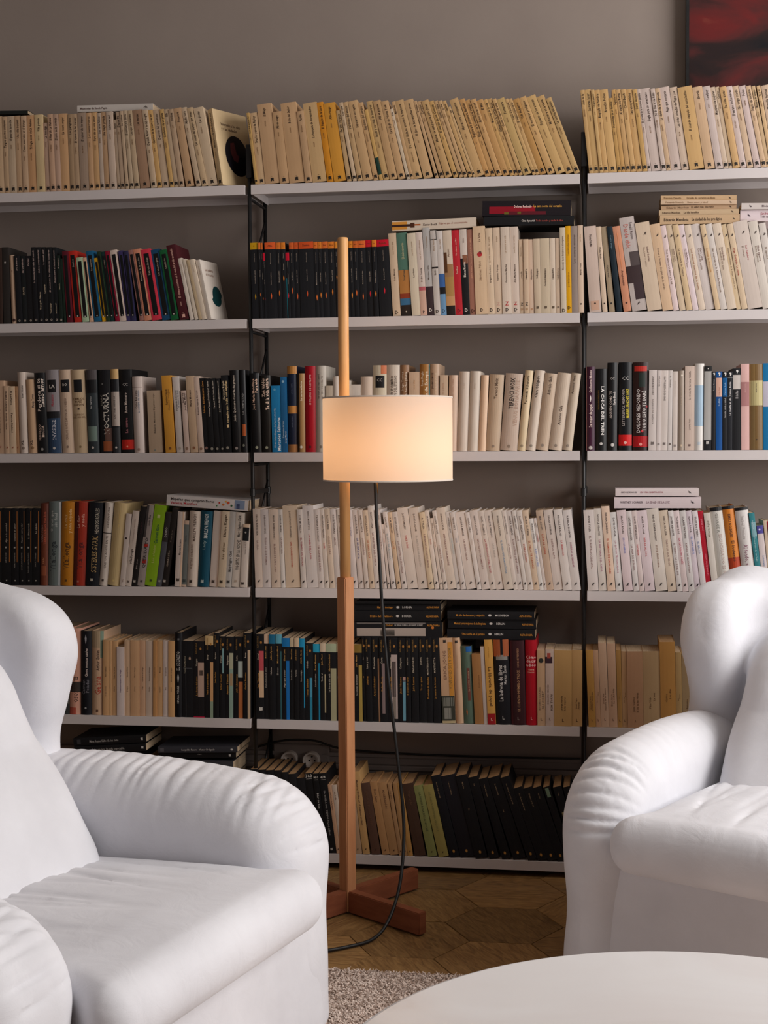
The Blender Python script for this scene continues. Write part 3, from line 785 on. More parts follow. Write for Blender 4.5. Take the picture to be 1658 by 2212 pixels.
(2,'R'): '''
925.9,31.3,228.7,-3.96,0,144|CBA692|0||t,d,.76,.9,.5,.2,3A2A28,Paloma Díaz-Mas;e,disc,.1,.5,5,2A1E18;b,.02,.13,.15,.85,C49E88
960.0,13.0,227.4,-4.58,0,143|D6B694|0||t,d,.62,.76,.5,.3,4A3A30,Philip Roth;e,disc,.1,.5,4,2A1E18
977.9,14.8,227.5,-5.72,0,143|9E8C74|0||t,d,.34,.55,.5,.25,4A3E34,Carlos Vidal;e,disc,.1,.5,5,2A2420
997.3,14.5,227.4,-6.80,0,143|16242E|0||t,d,.72,.9,.5,.25,6A8290,Cuatro amigos
1016.0,20.1,227.8,-7.73,0,143|CC6C40|0||t,d,.3,.48,.5,.25,4A1E14,Anagnostakis;b,.5,.92,.45,.55,D88C64;e,disc,.1,.5,5,3A1A14
1038.6,38.3,250.1,-8.23,0,157|B8A29C|0||b,.3,.48,0,1,3A2C2E;b,.12,.3,.35,1,3A2C30;b,.48,.63,.35,1,4E4444;t,d,.67,.93,.38,.3,B86A60,Desde chic;t,d,.76,.94,.72,.2,5A4A48,Ronald Munson;e,liz,.08,.5,9,3A2A28
1078.9,37.6,235.4,-8.54,0,148|CFB290|R|Isabel Suárez/De amor y otros|
1118.3,26.5,231.1,-8.78,0,145|CFA272|R|/Luces y hueso de pan de la tarde|
1146.3,14.3,227.1,-9.03,0,143|D2BEBC|R|/Tras la calle de un amor y la luz|
1162.5,15.8,228.7,-9.37,0,144|D2B48C|R|Andrés Valero/Tercer el cisne|
1180.3,15.1,228.4,-9.74,0,143|D0AC72|R|/La carretera de Trajano|
1197.1,14.7,228.3,-10.05,0,143|D4C4C8|R|Ana María Matute/Los abuelos nos llaman|
1213.0,16.7,227.9,-10.22,0,143|D2B494|R|/Los mejores cuentos de la tierra|x,A07050
1230.7,23.0,229.4,-10.33,0,144|D0BCB4|R|Clara Luna/Corazón de ceniza|
1254.9,13.2,227.8,-10.46,0,143|D0AC78|R|/Sombras de ida y vuelta|x,B07A40
1268.9,17.1,228.5,-10.51,0,143|D0C0B4|R|/Las mujeres de la Comedia Francesa|
1286.5,22.5,228.8,-10.46,0,144|D2B696|R|Daniel Ruiz/La catedral del aire|
1309.7,12.5,227.2,-10.31,0,143|D0B07C|R|/Historias mínimas de la mujer que no se va|
1322.7,15.8,227.4,-10.16,0,143|D0B084|R|/Olga Guirado, La visita|x,A04030
1339.3,36.9,231.9,-10.23,0,146|CEB6A8|R|Luis Landero/El secreto|x,A03844
1377.2,23.3,232.0,-9.88,0,146|CEBEAE|R|Maya Aguirre/Entre mundos|
1401.1,17.7,226.7,-9.41,0,142|CDBEB4|R|/El camino|
''',
(3,'L'): '''
-759.2,26.7,209.2,-0.10,0,131|C89A74|S3|/Los otros cuentos|
-731.3,13.6,193.3,-0.38,0,121|D2A880|S3|PALMIRA SCANDIA/Novela futura|
-716.6,18.3,192.0,-0.61,0,120|D8B48C|S3|El perfume/Patrick Süskind|
-697.7,7.6,191.8,-0.70,0,120|AE7848|S3|Los papeles/|
-688.3,23.7,231.8,-1.16,0,146|D2BAA8|h0||t,u,.68,.84,.62,.22,2A201C,Robert Schneider;e,disc,.065,.5,9,8A786C;t,u,.1,.16,.4,.3,3A2A24,XL
-662.0,26.2,210.4,-1.79,0,132|CFA070|h0||t,u,.62,.8,.75,.22,2A201C,Maruja Torres;e,disc,.075,.5,9,8A6A48;t,u,.11,.18,.4,.3,3A2A24,XL
-635.4,32.5,229.2,-1.79,0,144|121316|h0||t,u,.38,.93,.42,.3,DCCCC0,Perdona si te;t,u,.52,.93,.72,.3,DCCCC0,llamo amor;t,u,.16,.36,.35,.22,D0B8A8,FEDERICO;t,u,.2,.34,.65,.22,D0B8A8,MOCCIA;e,disc,.05,.5,8,8A8884
-602.6,38.9,237.2,-1.46,0,149|8E888C|h0||b,0,.42,0,1,2E4460;b,.42,.5,0,1,1C1C20;b,.73,.88,.15,.8,17171A;t,u,.16,.4,.55,.25,C8C8D0,INVISIBLE;t,u,.56,.7,.5,.2,A03848,Murakami;e,disc,.06,.5,8,C0BCB8;t,h,.8,.8,.5,.25,C8C0B8,LA
-561.7,35.8,237.0,-1.88,0,149|D6B494|h0||b,.73,.88,.15,.85,15161A;t,u,.16,.66,.5,.18,8A7060,CARLOS RUIZ ZAFON LA SOMBRA;e,disc,.075,.5,7,8A7464;t,h,.82,.82,.5,.2,C8C0B8,BO
-525.6,40.3,236.4,-1.83,0,148|C8A87C|h0||b,.73,.88,.2,.8,15161A;t,h,.65,.65,.5,.16,6A4E34,CARLOS;t,h,.615,.615,.5,.16,6A4E34,RUIZ;t,h,.58,.58,.5,.16,6A4E34,ZAFON;e,sq,.53,.5,6,3A2A20;t,h,.46,.46,.5,.12,8A6E50,EL JUEGO;t,h,.43,.43,.5,.12,8A6E50,DEL ANGEL;e,disc,.075,.5,7,8A7454
-485.0,33.3,235.7,-1.09,0,148|2C3438|h0||b,.72,.88,.05,.95,121316;b,.88,1,0,1,4A4446;b,.14,.32,.1,.9,6A7C74;t,u,.42,.68,.45,.12,C0C0C0,Las lágrimas;e,disc,.065,.5,7,B8B0A8
-451.4,38.3,235.3,-0.83,0,148|15161A|h0||b,.02,.14,.35,1,8A4A28;b,.14,.3,.5,1,5A4038;t,u,.22,.72,.62,.38,B8B2A8,NOCTURNA;t,u,.5,.7,.3,.16,8A8478,ISAAC;e,disc,.83,.4,5,6A6A68
-412.1,23.8,236.9,-0.99,0,149|1C1E22|h0||b,.88,1,0,1,C8A470;b,.32,.73,0,1,B0A49C;b,0,.3,0,1,2A2C30;t,u,.4,.68,.45,.18,3A3432,LAS TRES HERIDAS;e,disc,.065,.5,6,D0C8C0
-386.8,38.8,235.6,-1.27,0,148|121316|h0||b,.04,.16,.05,1,C4281C;t,u,.48,.72,.5,.2,C8B8AC,Rosa Montero;t,u,.22,.42,.5,.18,A86A70,La carne;e,disc,.075,.5,5,E8A080;t,h,.82,.82,.5,.2,A8A4A0,CC
-347.7,29.3,215.2,-1.25,0,135|D2BAB0|h0||b,.855,.86,0,1,8A7468;t,u,.58,.82,.4,.2,4A3430,Carlos Ruiz Zafón;t,u,.52,.82,.62,.2,6A788A,La sombra del viento;e,disc,.045,.5,8,A08478
-304.2,39.2,175.2,-1.57,0,110|B89A78|0||t,u,.28,.95,.5,.11,5A4A3C,Eduardo Mendicutti El palomo cojo;e,disc,.04,.45,5,7A8078
-255.1,27.1,216.6,-2.57,0,136|CC9238|0||t,u,.62,.82,.42,.22,4A2C14,Ramiro Lápiz;t,u,.52,.82,.65,.2,9A6A2C,Cuando vengas;e,disc,.055,.5,8,7A4A20
-223.2,18.3,214.0,-3.07,0,134|CEC0B6|0||t,u,.55,.82,.45,.24,4A4440,Fernando Schwartz;t,u,.46,.82,.75,.2,6A7078,El engaño de Beth;e,disc,.055,.5,8,A89C90
-200.4,15.0,174.3,-2.96,0,109|D0AC96|0||t,u,.72,.96,.35,.28,3A2824,Javier Pla;t,u,.68,.96,.7,.28,3A2824,José Mas Martín;e,disc,.065,.5,8,8A6A58
-183.4,22.3,214.5,-3.10,0,135|C6A078|0||t,u,.6,.82,.45,.26,4A3428,Maria Moreno;e,disc,.06,.5,8,8A5A3C
-159.6,15.5,213.4,-3.42,0,134|D0AC94|0||t,u,.48,.82,.45,.26,4A3430,Antonio García Barceló;e,disc,.05,.5,8,8A6A58
-143.8,15.3,208.7,-3.41,0,131|121316|0||t,u,.51,.96,.55,.3,D09040,Palacio del Almirante Llave;e,disc,.06,.45,8,8A6A60
-128.0,15.7,207.4,-3.46,0,130|121316|0||t,u,.34,.97,.5,.26,D0C4B4,Gemma Vargas Hablar por hablar;e,disc,.05,.5,8,908C80
-111.0,14.3,207.4,-3.71,0,130|121316|0||t,u,.46,.97,.5,.26,D0C4B4,Terenci Moix Suelo de amor;e,disc,.05,.45,7,908C80
-96.4,12.1,207.1,-3.45,0,130|121316|0||t,u,.43,.97,.5,.26,D0C4B4,José María Mendiluce El amor armado;e,disc,.05,.5,6,908C80
-84.0,19.9,215.4,-2.51,0,135|121316|0||t,u,.66,.93,.3,.26,DCC8A8,Carmen Rigalt;t,u,.32,.93,.68,.3,E8CC98,Mi corazón que baila con espinas;e,disc,.06,.45,8,908C80
-63.7,27.8,229.0,-1.53,0,144|121316|h0||t,u,.38,.94,.45,.22,D0C4B4,Jesús Quintero Cuerda de presos;e,disc,.05,.5,8,98908C
-35.7,16.2,229.7,-1.13,0,144|16181C|h0||b,.2,.34,.2,.85,B45A2C;t,u,.44,.72,.5,.3,8A8A88,LA TEMPESTAD;e,disc,.085,.4,7,909488
''',
(3,'M'): '''
-6.8,27.7,219.9,-1.55,0,138|101114|h0||t,u,.54,.93,.4,.24,DCB8A0,José María Mendiluce;t,u,.75,.93,.7,.24,DCB8A0,Pura vida;e,disc,.06,.55,8,989C88
21.2,30.8,213.5,-1.34,0,134|141210|h0||t,u,.72,.96,.35,.28,E0C4B0,Zoé Valdés;t,u,.55,.96,.68,.28,E0C4B0,Te di la vida entera;e,disc,.06,.5,8,989C88
52.3,25.5,184.8,-0.87,0,116|1878AE|0||t,u,.02,.66,.35,.2,B0C8D8,El archipiélago de la memoria;t,u,.02,.52,.78,.32,E8ECF0,Mercedes Salisachs;e,disc,.94,.4,7,5A9CC0
78.1,17.2,208.6,-0.54,0,131|1A5E90|0||t,u,.02,.42,.35,.2,B0C8D8,El enemigo del mar;t,u,.02,.28,.75,.22,D8E0E8,Josep Marsé;e,disc,.94,.45,7,8AB0C8
95.7,27.5,238.5,-0.27,0,150|141E34|h0||b,.91,1,0,1,B07A3C;b,.45,.54,0,1,B87E3C;b,0,.09,0,1,A06E40;t,u,.58,.8,.5,.1,5A6478,LA ISLA AZUL;t,u,.25,.42,.5,.1,5A6478,JAVIER MORO
123.5,21.3,218.0,-0.01,0,137|A07030|h0||t,u,.65,.9,.55,.24,E0D0B8,La carta esférica;e,disc,.065,.5,8,D0C8B8;b,0,1,0,.3,2A1E14
145.1,30.5,237.8,0.10,0,149|A00C20|h0||t,d,.55,.9,.5,.16,E0B8B0,BARTLEBY DE CRISTAL III;e,disc,.06,.45,8,5A0C14
175.9,27.3,238.3,0.33,0,150|BCB0A0|h0||t,d,.58,.9,.3,.15,4A423A,JOSÉ LUIS DE VILLAR;t,d,.6,.88,.65,.15,8A8278,EL TESORO DEL SUR;e,disc,.06,.5,8,7A7064
203.5,19.1,183.0,0.49,0,115|C4B094|0||
222.9,19.4,208.7,0.47,0,131|D0C2B4|h0||
242.7,13.9,203.5,0.46,0,128|C8B8A4|h0||
257.0,14.5,197.3,0.45,0,124|CCBCA8|0||
271.9,28.2,185.2,0.43,0,116|D4C8B8|0||
300.4,34.1,206.8,0.41,0,130|D4B8A0|h0||t,u,.3,.5,.5,.2,8A7060,Ayala
334.9,38.0,237.1,0.39,0,149|CDBE98|h0||b,.74,.88,.2,.85,15161A;b,.9,1,.6,1,C0704C;t,h,.83,.83,.5,.2,B8B0A8,CC
373.3,35.9,237.6,0.36,0,149|D2C0AC|h0||t,u,.5,.88,.42,.2,4A4036,ÁLVARO POMBO;t,u,.5,.88,.68,.2,6A5E54,APARICIÓN DEL ETERNO
409.6,24.2,237.1,0.33,0,149|8A684C|h0||t,u,.7,.92,.3,.24,D8C8B4,Jorge Torres;t,u,.5,.92,.7,.26,D8C8B4,Aquella noche plena
435.8,27.7,217.9,0.31,0,137|CDA882|0||t,u,.6,.9,.5,.16,B89068,Los días
463.9,28.7,238.3,0.29,0,150|9A6C38|h0||t,u,.75,.92,.25,.22,E0D0B8,Rosa Regàs;t,u,.5,.92,.65,.26,E0D0B8,Luna de Europa;b,0,1,.9,1,6AB0B8
492.9,25.2,238.9,0.27,0,150|B89270|h0||t,u,.55,.9,.3,.18,3A241A,JUAN CRUZ;t,u,.5,.9,.65,.16,D0B89C,EL SUEÑO DE ULISES
519.9,21.6,207.9,0.52,0,130|D0AE8C|0||t,u,.5,.9,.4,.18,B09078,El año de la gracia
541.9,25.0,207.6,1.29,0,130|D2AE92|h0||t,u,.55,.95,.45,.2,C09A84,Las siete vidas
567.1,28.5,216.9,1.94,0,136|D0BAA4|h0||t,u,.6,.85,.5,.12,B8A490,La luz
596.0,28.4,217.5,2.18,0,137|D0BCA8|h0||t,u,.6,.85,.5,.12,B8A490,El mar
624.7,20.7,206.3,2.59,0,129|DCB088|h0||
645.7,38.8,207.2,3.29,0,130|BE9E7C|h0||t,u,.68,.95,.5,.22,5A4636,Terenci Moix;e,disc,.06,.5,8,8A7868
684.9,46.1,209.0,4.40,0,131|C2A28A|h0||t,u,.54,.94,.45,.26,2E2420,TERENCI MOIX;t,u,.32,.92,.75,.22,A88C7A,VENUS BONAPARTE;e,disc,.055,.5,9,8A7868
731.4,21.9,217.8,5.81,0,137|D8BC8C|h0||t,u,.58,.93,.45,.28,3A2E22,Fernando Schwartz;e,disc,.06,.5,8,94846C
753.8,26.4,217.7,6.76,0,137|D0B8A0|h0||t,u,.66,.93,.42,.26,3A2E28,Clara Obligado;e,disc,.06,.5,8,8A8074
780.6,34.0,208.8,7.04,0,131|C4A688|h0||t,u,.72,.96,.5,.24,3A2E28,Antonio Gala;e,disc,.065,.5,8,8A7C70
815.5,36.0,209.3,6.95,0,131|CAAE90|h0||t,u,.33,.58,.55,.2,4A3A30,Antonio Gala;e,disc,.06,.5,8,8A7C70
852.5,25.7,208.8,6.85,0,131|C4AA8A|h0||t,u,.69,.97,.35,.2,4A3A30,Antonio Gala;e,disc,.06,.5,8,8A7C70
''',
(3,'R'): '''
917.3,22.1,225.4,-0.07,0,142|3C142E|h0||t,u,.28,.56,.5,.34,E0C8C0,La mujer de papel;t,u,.69,.96,.5,.3,D8C0BC,Guillaume Musso;e,disc,.035,.5,10,B8B0AC;e,flame,.62,.5,10,E0D4D0;b,0,1,0,.06,C89090
941.0,30.7,219.3,0.12,0,138|141416|h0||t,d,.19,.79,.62,.26,E0DCD8,LA CHICA DEL TREN;t,d,.25,.74,.28,.12,7A5A20,PAULA HAWKINS;e,disc,.085,.5,8,C0BCB8
972.0,26.4,235.3,0.25,0,148|121316|h0||t,u,.37,.68,.35,.24,C8BCB4,ALGUIEN COMO TÚ;t,u,.52,.67,.7,.22,C8C0BC,Xavier Bosch;e,disc,.065,.55,9,C0BCB8;t,h,.82,.82,.5,.22,B0ACA8,CC
1003.0,35.1,235.7,-0.08,0,148|101216|h0||b,.055,.18,0,1,C41414;t,u,.28,.7,.35,.2,A8A09C,LETTERENAZ MEMORIA;t,u,.37,.7,.68,.2,C8B414,MARIBEL SÁNCHEZ DÍAZ;e,disc,.09,.5,8,E0B0A8;t,h,.82,.82,.55,.25,A8A4A0,CC
1040.4,41.0,235.2,-0.09,0,148|2A1614|h0||b,.04,.165,0,1,A81018;b,.9,.96,.1,.9,B02820;b,.72,.88,.38,.8,1A2420;t,u,.2,.7,.35,.22,D0C8C4,DOLORES REDONDO;t,u,.22,.68,.72,.2,C8C0BC,TODO ESTO TE DARÉ;e,disc,.07,.5,8,E09088;e,disc,.22,.6,7,C01828;e,disc,.5,.9,6,A01828
1081.7,20.7,214.2,0.36,0,134|D2C2BC|0||t,d,.69,.93,.5,.22,6A605C,LORRIE MOORE;t,d,.28,.64,.5,.18,8A807C,PÁJAROS DE AMÉRICA;e,sq,.09,.5,8,6A605C
1102.7,11.0,213.1,0.56,0,134|D2C2BC|0||t,d,.74,.93,.5,.3,6A605C,WILCOCK;e,sq,.08,.5,6,8A807C
1114.0,17.8,212.9,0.55,0,134|D4C4BC|0||t,d,.62,.93,.5,.24,6A605C,CATHLEEN SCHINE;e,sq,.085,.5,7,6A605C
1132.5,11.0,212.7,0.43,0,133|D6CAC4|0||t,d,.73,.93,.5,.3,6A605C,A. Yehoshua;e,sq,.08,.5,6,6A605C
1144.6,13.0,210.1,0.20,0,132|D2C0B4|0||t,d,.2,.88,.5,.14,A89C94,Las mujeres que van al mercado;e,sq,.06,.5,6,8A807C
1158.4,18.0,211.8,0.08,0,133|A08A74|h0||t,u,.2,.8,.5,.18,B8A48C,El jardín de las flores;e,disc,.94,.55,5,D8CCBC;e,disc,.06,.5,6,C0AC94
1176.7,24.6,223.4,0.11,0,140|D0B09E|0||t,u,.45,.94,.5,.16,4A3A34,La mesa de la reina Calafia;t,u,.17,.38,.5,.16,4A3A34,Laura Soto;e,sq,.06,.5,6,6A5450
1201.6,24.5,229.8,0.19,0,144|DCD6D2|h0||b,.28,.75,0,1,98B0C4;e,sq,.08,.5,8,B8C0C8
1226.5,19.4,222.7,0.18,0,140|B0ACAA|0||b,.94,1,0,1,1A1A1C;b,0,.12,0,1,1E1E22;e,disc,.97,.5,3,C8C4C0;e,sq,.09,.5,8,B8B4B0
1247.2,9.4,208.1,-0.09,0,131|1A1A1E|0||t,u,.7,.9,.5,.3,B8B4B4,Tomás Montes;e,comma,.965,.5,9,D8D4D0
1257.9,17.0,208.0,-0.38,0,131|0A4C90|0||b,.68,.92,.05,.95,D0A898;t,u,.56,.66,.5,.3,90A8C8,Kaddish;t,u,.7,.8,.5,.2,A87060,Jorge Amat;e,comma,.965,.5,9,D8D4D0
1275.3,12.1,207.8,-0.28,0,130|17181C|0||b,.68,.92,0,1,0A5690;t,u,.7,.86,.5,.3,8AB0D8,Carson Rash;t,u,.33,.66,.5,.26,B0ACAC,Entrada, salida y mitad;e,comma,.965,.5,9,D8D4D0
1287.7,13.1,207.6,-0.12,0,130|1A1C22|0||t,u,.69,.87,.5,.34,D0CCCC,Carson Bustin;t,u,.44,.67,.5,.36,D0CCCC,La vuelta al día;b,.685,.69,0,1,8A8A8A;b,.92,.925,0,1,8A8A8A;e,comma,.965,.5,9,D8D4D0
1301.7,21.0,215.8,-0.29,0,135|15161A|0||b,.745,.92,.05,1,C8C0BC;t,u,.63,.73,.5,.3,A8A4A4,Eli de Blas;e,comma,.96,.5,9,D8D4D0
1323.9,20.8,227.3,-0.53,0,143|D2AAA6|0||b,.51,.79,0,1,A87878;t,u,.54,.77,.5,.12,C89C98,SELECCIÓN
1345.3,35.7,226.1,-0.60,0,142|6E5430|h0||b,.52,.81,0,1,B0A476;b,.81,1,0,.4,8A6E44;b,0,.52,0,.4,7C6440;t,u,.55,.78,.5,.08,6A6048,MEMORIAS;e,disc,.12,.5,4,3A2A1A
1381.3,26.5,228.1,-0.61,0,143|0A6EA4|0||b,.5,.79,0,1,B8B4C4
''',
(4,'L'): '''
-769.7,18.4,222.2,1.53,0,139|101114|T4||
-750.6,30.5,222.2,1.44,0,139|101114|T4|Algo en la oscuridad/AMOS OZ|
-718.6,20.1,222.2,1.12,0,139|111216|T4|Cuentos de amor/ALMU GRANDES|
-697.3,19.8,222.2,0.87,0,139|101114|T4|Nuestro cerro y flor/LUCÍA BENAVENTE|
-677.2,18.6,222.2,1.24,0,140|101114|T4|La última novela/DOLORES GARCÍA PARDO|
-658.3,22.0,222.4,1.67,0,140|101114|T4|La espina/PAUL TORRES|
-635.9,23.2,235.8,1.64,0,148|5A2A1C|h0||b,0,.7,0,1,6A3420;t,u,.5,.9,.65,.26,B05038,TERRITORIOS VACÍOS;t,u,.52,.74,.3,.2,A89088,CARLA FORO;t,u,.14,.34,.5,.2,C08058,SAIN;b,.12,.24,.2,.8,8A4A30
-612.3,37.3,239.2,1.74,0,150|66706F|h0||t,u,.17,.53,.42,.42,2A3238,Vilallonga;t,u,.6,.9,.3,.2,B8BCB8,O tren que;t,u,.64,.87,.62,.2,B0B4B0,sin final;b,.0,1,.85,1,B0B4B8
-574.7,37.2,239.3,2.27,0,150|B4741A|h0||t,u,.19,.52,.48,.42,4A2C08,Vilallonga;t,u,.66,.85,.4,.2,D8B078,La cruz;t,u,.6,.92,.72,.2,D8B078,y una espada;e,sq,.06,.5,7,5A3C10
-537.2,35.9,239.4,2.94,0,150|9C3020|h0||t,u,.2,.52,.55,.4,4A1414,Vilallonga;t,u,.68,.84,.35,.22,D09888,La flor;t,u,.7,.86,.7,.22,D09888,y nada;e,sq,.05,.45,6,B07060;b,0,1,0,.35,5A2420
-501.0,41.5,238.5,3.89,0,150|14171E|h0||t,u,.16,.6,.6,.36,A88C5C,SISTERES SVARI;t,u,.62,.93,.68,.24,B0A898,HECHOS REALES;e,sq,.07,.5,8,B8B0A0
-459.1,24.0,238.0,5.40,0,149|D2BAA4|h0||t,u,.18,.6,.6,.22,6A5C54,CASI UN ADIÓS EN TI;t,u,.66,.95,.6,.22,6A5C54,DESVENTURA;b,.63,.64,0,1,3A302C;e,sq,.065,.45,7,4A403C
-434.7,37.5,237.7,6.32,0,149|C8A040|h0||t,u,.5,.9,.5,.12,D8BC78,Fin de semana;e,sq,.06,.5,6,D8C080
-396.6,15.2,207.3,6.55,0,130|D2B6A6|0||e,sq,.66,.4,6,3A2A28;t,u,.05,.1,.5,.3,8A7468,VC
-381.1,18.7,215.3,7.23,0,135|D2B49C|0||t,u,.22,.5,.5,.36,4A3C34,vilallonga;t,u,.52,.9,.5,.2,9A8478,memorias no recuerdos;e,sq,.06,.45,7,6A5C54
-361.9,16.3,229.0,7.79,0,144|1C1818|0||t,u,.36,.8,.55,.2,4A2430,la lluvia de sal;t,u,.2,.34,.5,.24,A89C98,gran amor;e,sq,.06,.45,7,B8B0A8
-345.2,21.0,232.9,8.06,0,146|9E9490|0||t,u,.22,.6,.55,.4,2A2428,QUERIDA YO;b,.6,1,0,.35,4A4444;t,u,.7,.88,.6,.24,3A3434,Lucía Etx;e,sq,.06,.5,7,4A4444;b,.28,.33,.3,.8,B02820;b,.48,.52,.3,.8,B02820
-323.7,32.7,231.8,8.40,0,146|86B01C|0||t,u,.52,.76,.5,.28,1E5A40,Carmen Rico;t,u,.28,.5,.45,.2,B8C468,Los olvidos;e,sq,.065,.5,7,3A4A14;b,.84,.88,.35,.6,C8D088
-290.3,16.1,212.5,8.84,0,133|5A5654|0||t,u,.62,.8,.5,.34,B8B4B0,DESEO;b,0,.6,0,1,4E5058;b,.6,1,0,1,2E2A2A;e,sq,.07,.5,7,8A8884
-273.7,16.4,224.4,9.11,0,141|221C1A|0||t,u,.22,.46,.5,.26,A89888,CLARA USÓN;t,u,.5,.72,.5,.22,6A5C50,El viaje de las;e,sq,.065,.4,7,B8B0A8
-235.7,19.5,212.7,3.51,0,134|D2B6A4|0||t,u,.42,.63,.55,.28,4A3C38,Marcela Serrano;e,sq,.09,.45,9,4A4038;b,0,1,.75,1,D8BCA4
-215.6,13.8,187.5,3.42,0,118|6E7472|0||b,.94,1,0,1,D0B4A0;t,u,.55,.78,.5,.3,4A5254,Marea;e,sq,.09,.5,9,3A4444;b,.0,.03,0,1,C8B09C
-201.4,31.5,213.8,3.40,0,134|D4B698|h0||t,u,.6,.96,.55,.24,5A4438,MARILYN FRENCH;t,u,.23,.56,.4,.22,8A7060,NUESTRO CORAZÓN;e,sq,.07,.4,9,3A2C24
-169.5,34.9,214.0,3.76,0,134|0E4A60|h0||t,u,.64,.96,.5,.3,D8E0E0,MARILYN FRENCH;t,u,.46,.61,.4,.22,8AA8AC,Lady;e,sq,.07,.4,9,B8C8C8
-134.2,24.3,214.3,4.20,0,134|D2B4A0|0||e,sq,.07,.4,9,4A3C34;b,0,1,.8,1,D8C0AC
-109.5,20.8,214.2,4.33,0,134|CFAE7E|0||t,u,.64,.96,.55,.34,4A3824,Elaine Kagan;t,u,.33,.59,.5,.32,6A5434,Las chicas;e,sq,.07,.45,9,3A2C1C
-88.4,17.6,213.2,4.41,0,134|B8B0A8|0||t,u,.2,.48,.55,.4,3A3634,Mary Higgins Clark;e,sq,.07,.45,9,3A3634
-69.7,23.3,210.9,4.20,0,132|CDB8A0|0||t,u,.23,.63,.55,.4,3A322C,UN GRITO EN LA NOCHE;t,u,.67,.96,.5,.34,3A322C,Mary Higgins Clark;e,sq,.08,.45,7,A89888
-45.1,17.8,177.7,3.90,0,111|D0B8A6|0||b,.74,.95,0,1,15161A;b,.95,1,0,1,D0B8A0;t,d,.52,.73,.6,.16,6A5C54,Las leyes de la frontera;t,d,.58,.72,.35,.16,6A5C54,Javier C;e,sq,.06,.4,8,3A302C;e,disc,.87,.45,5,B0ACA4
''',
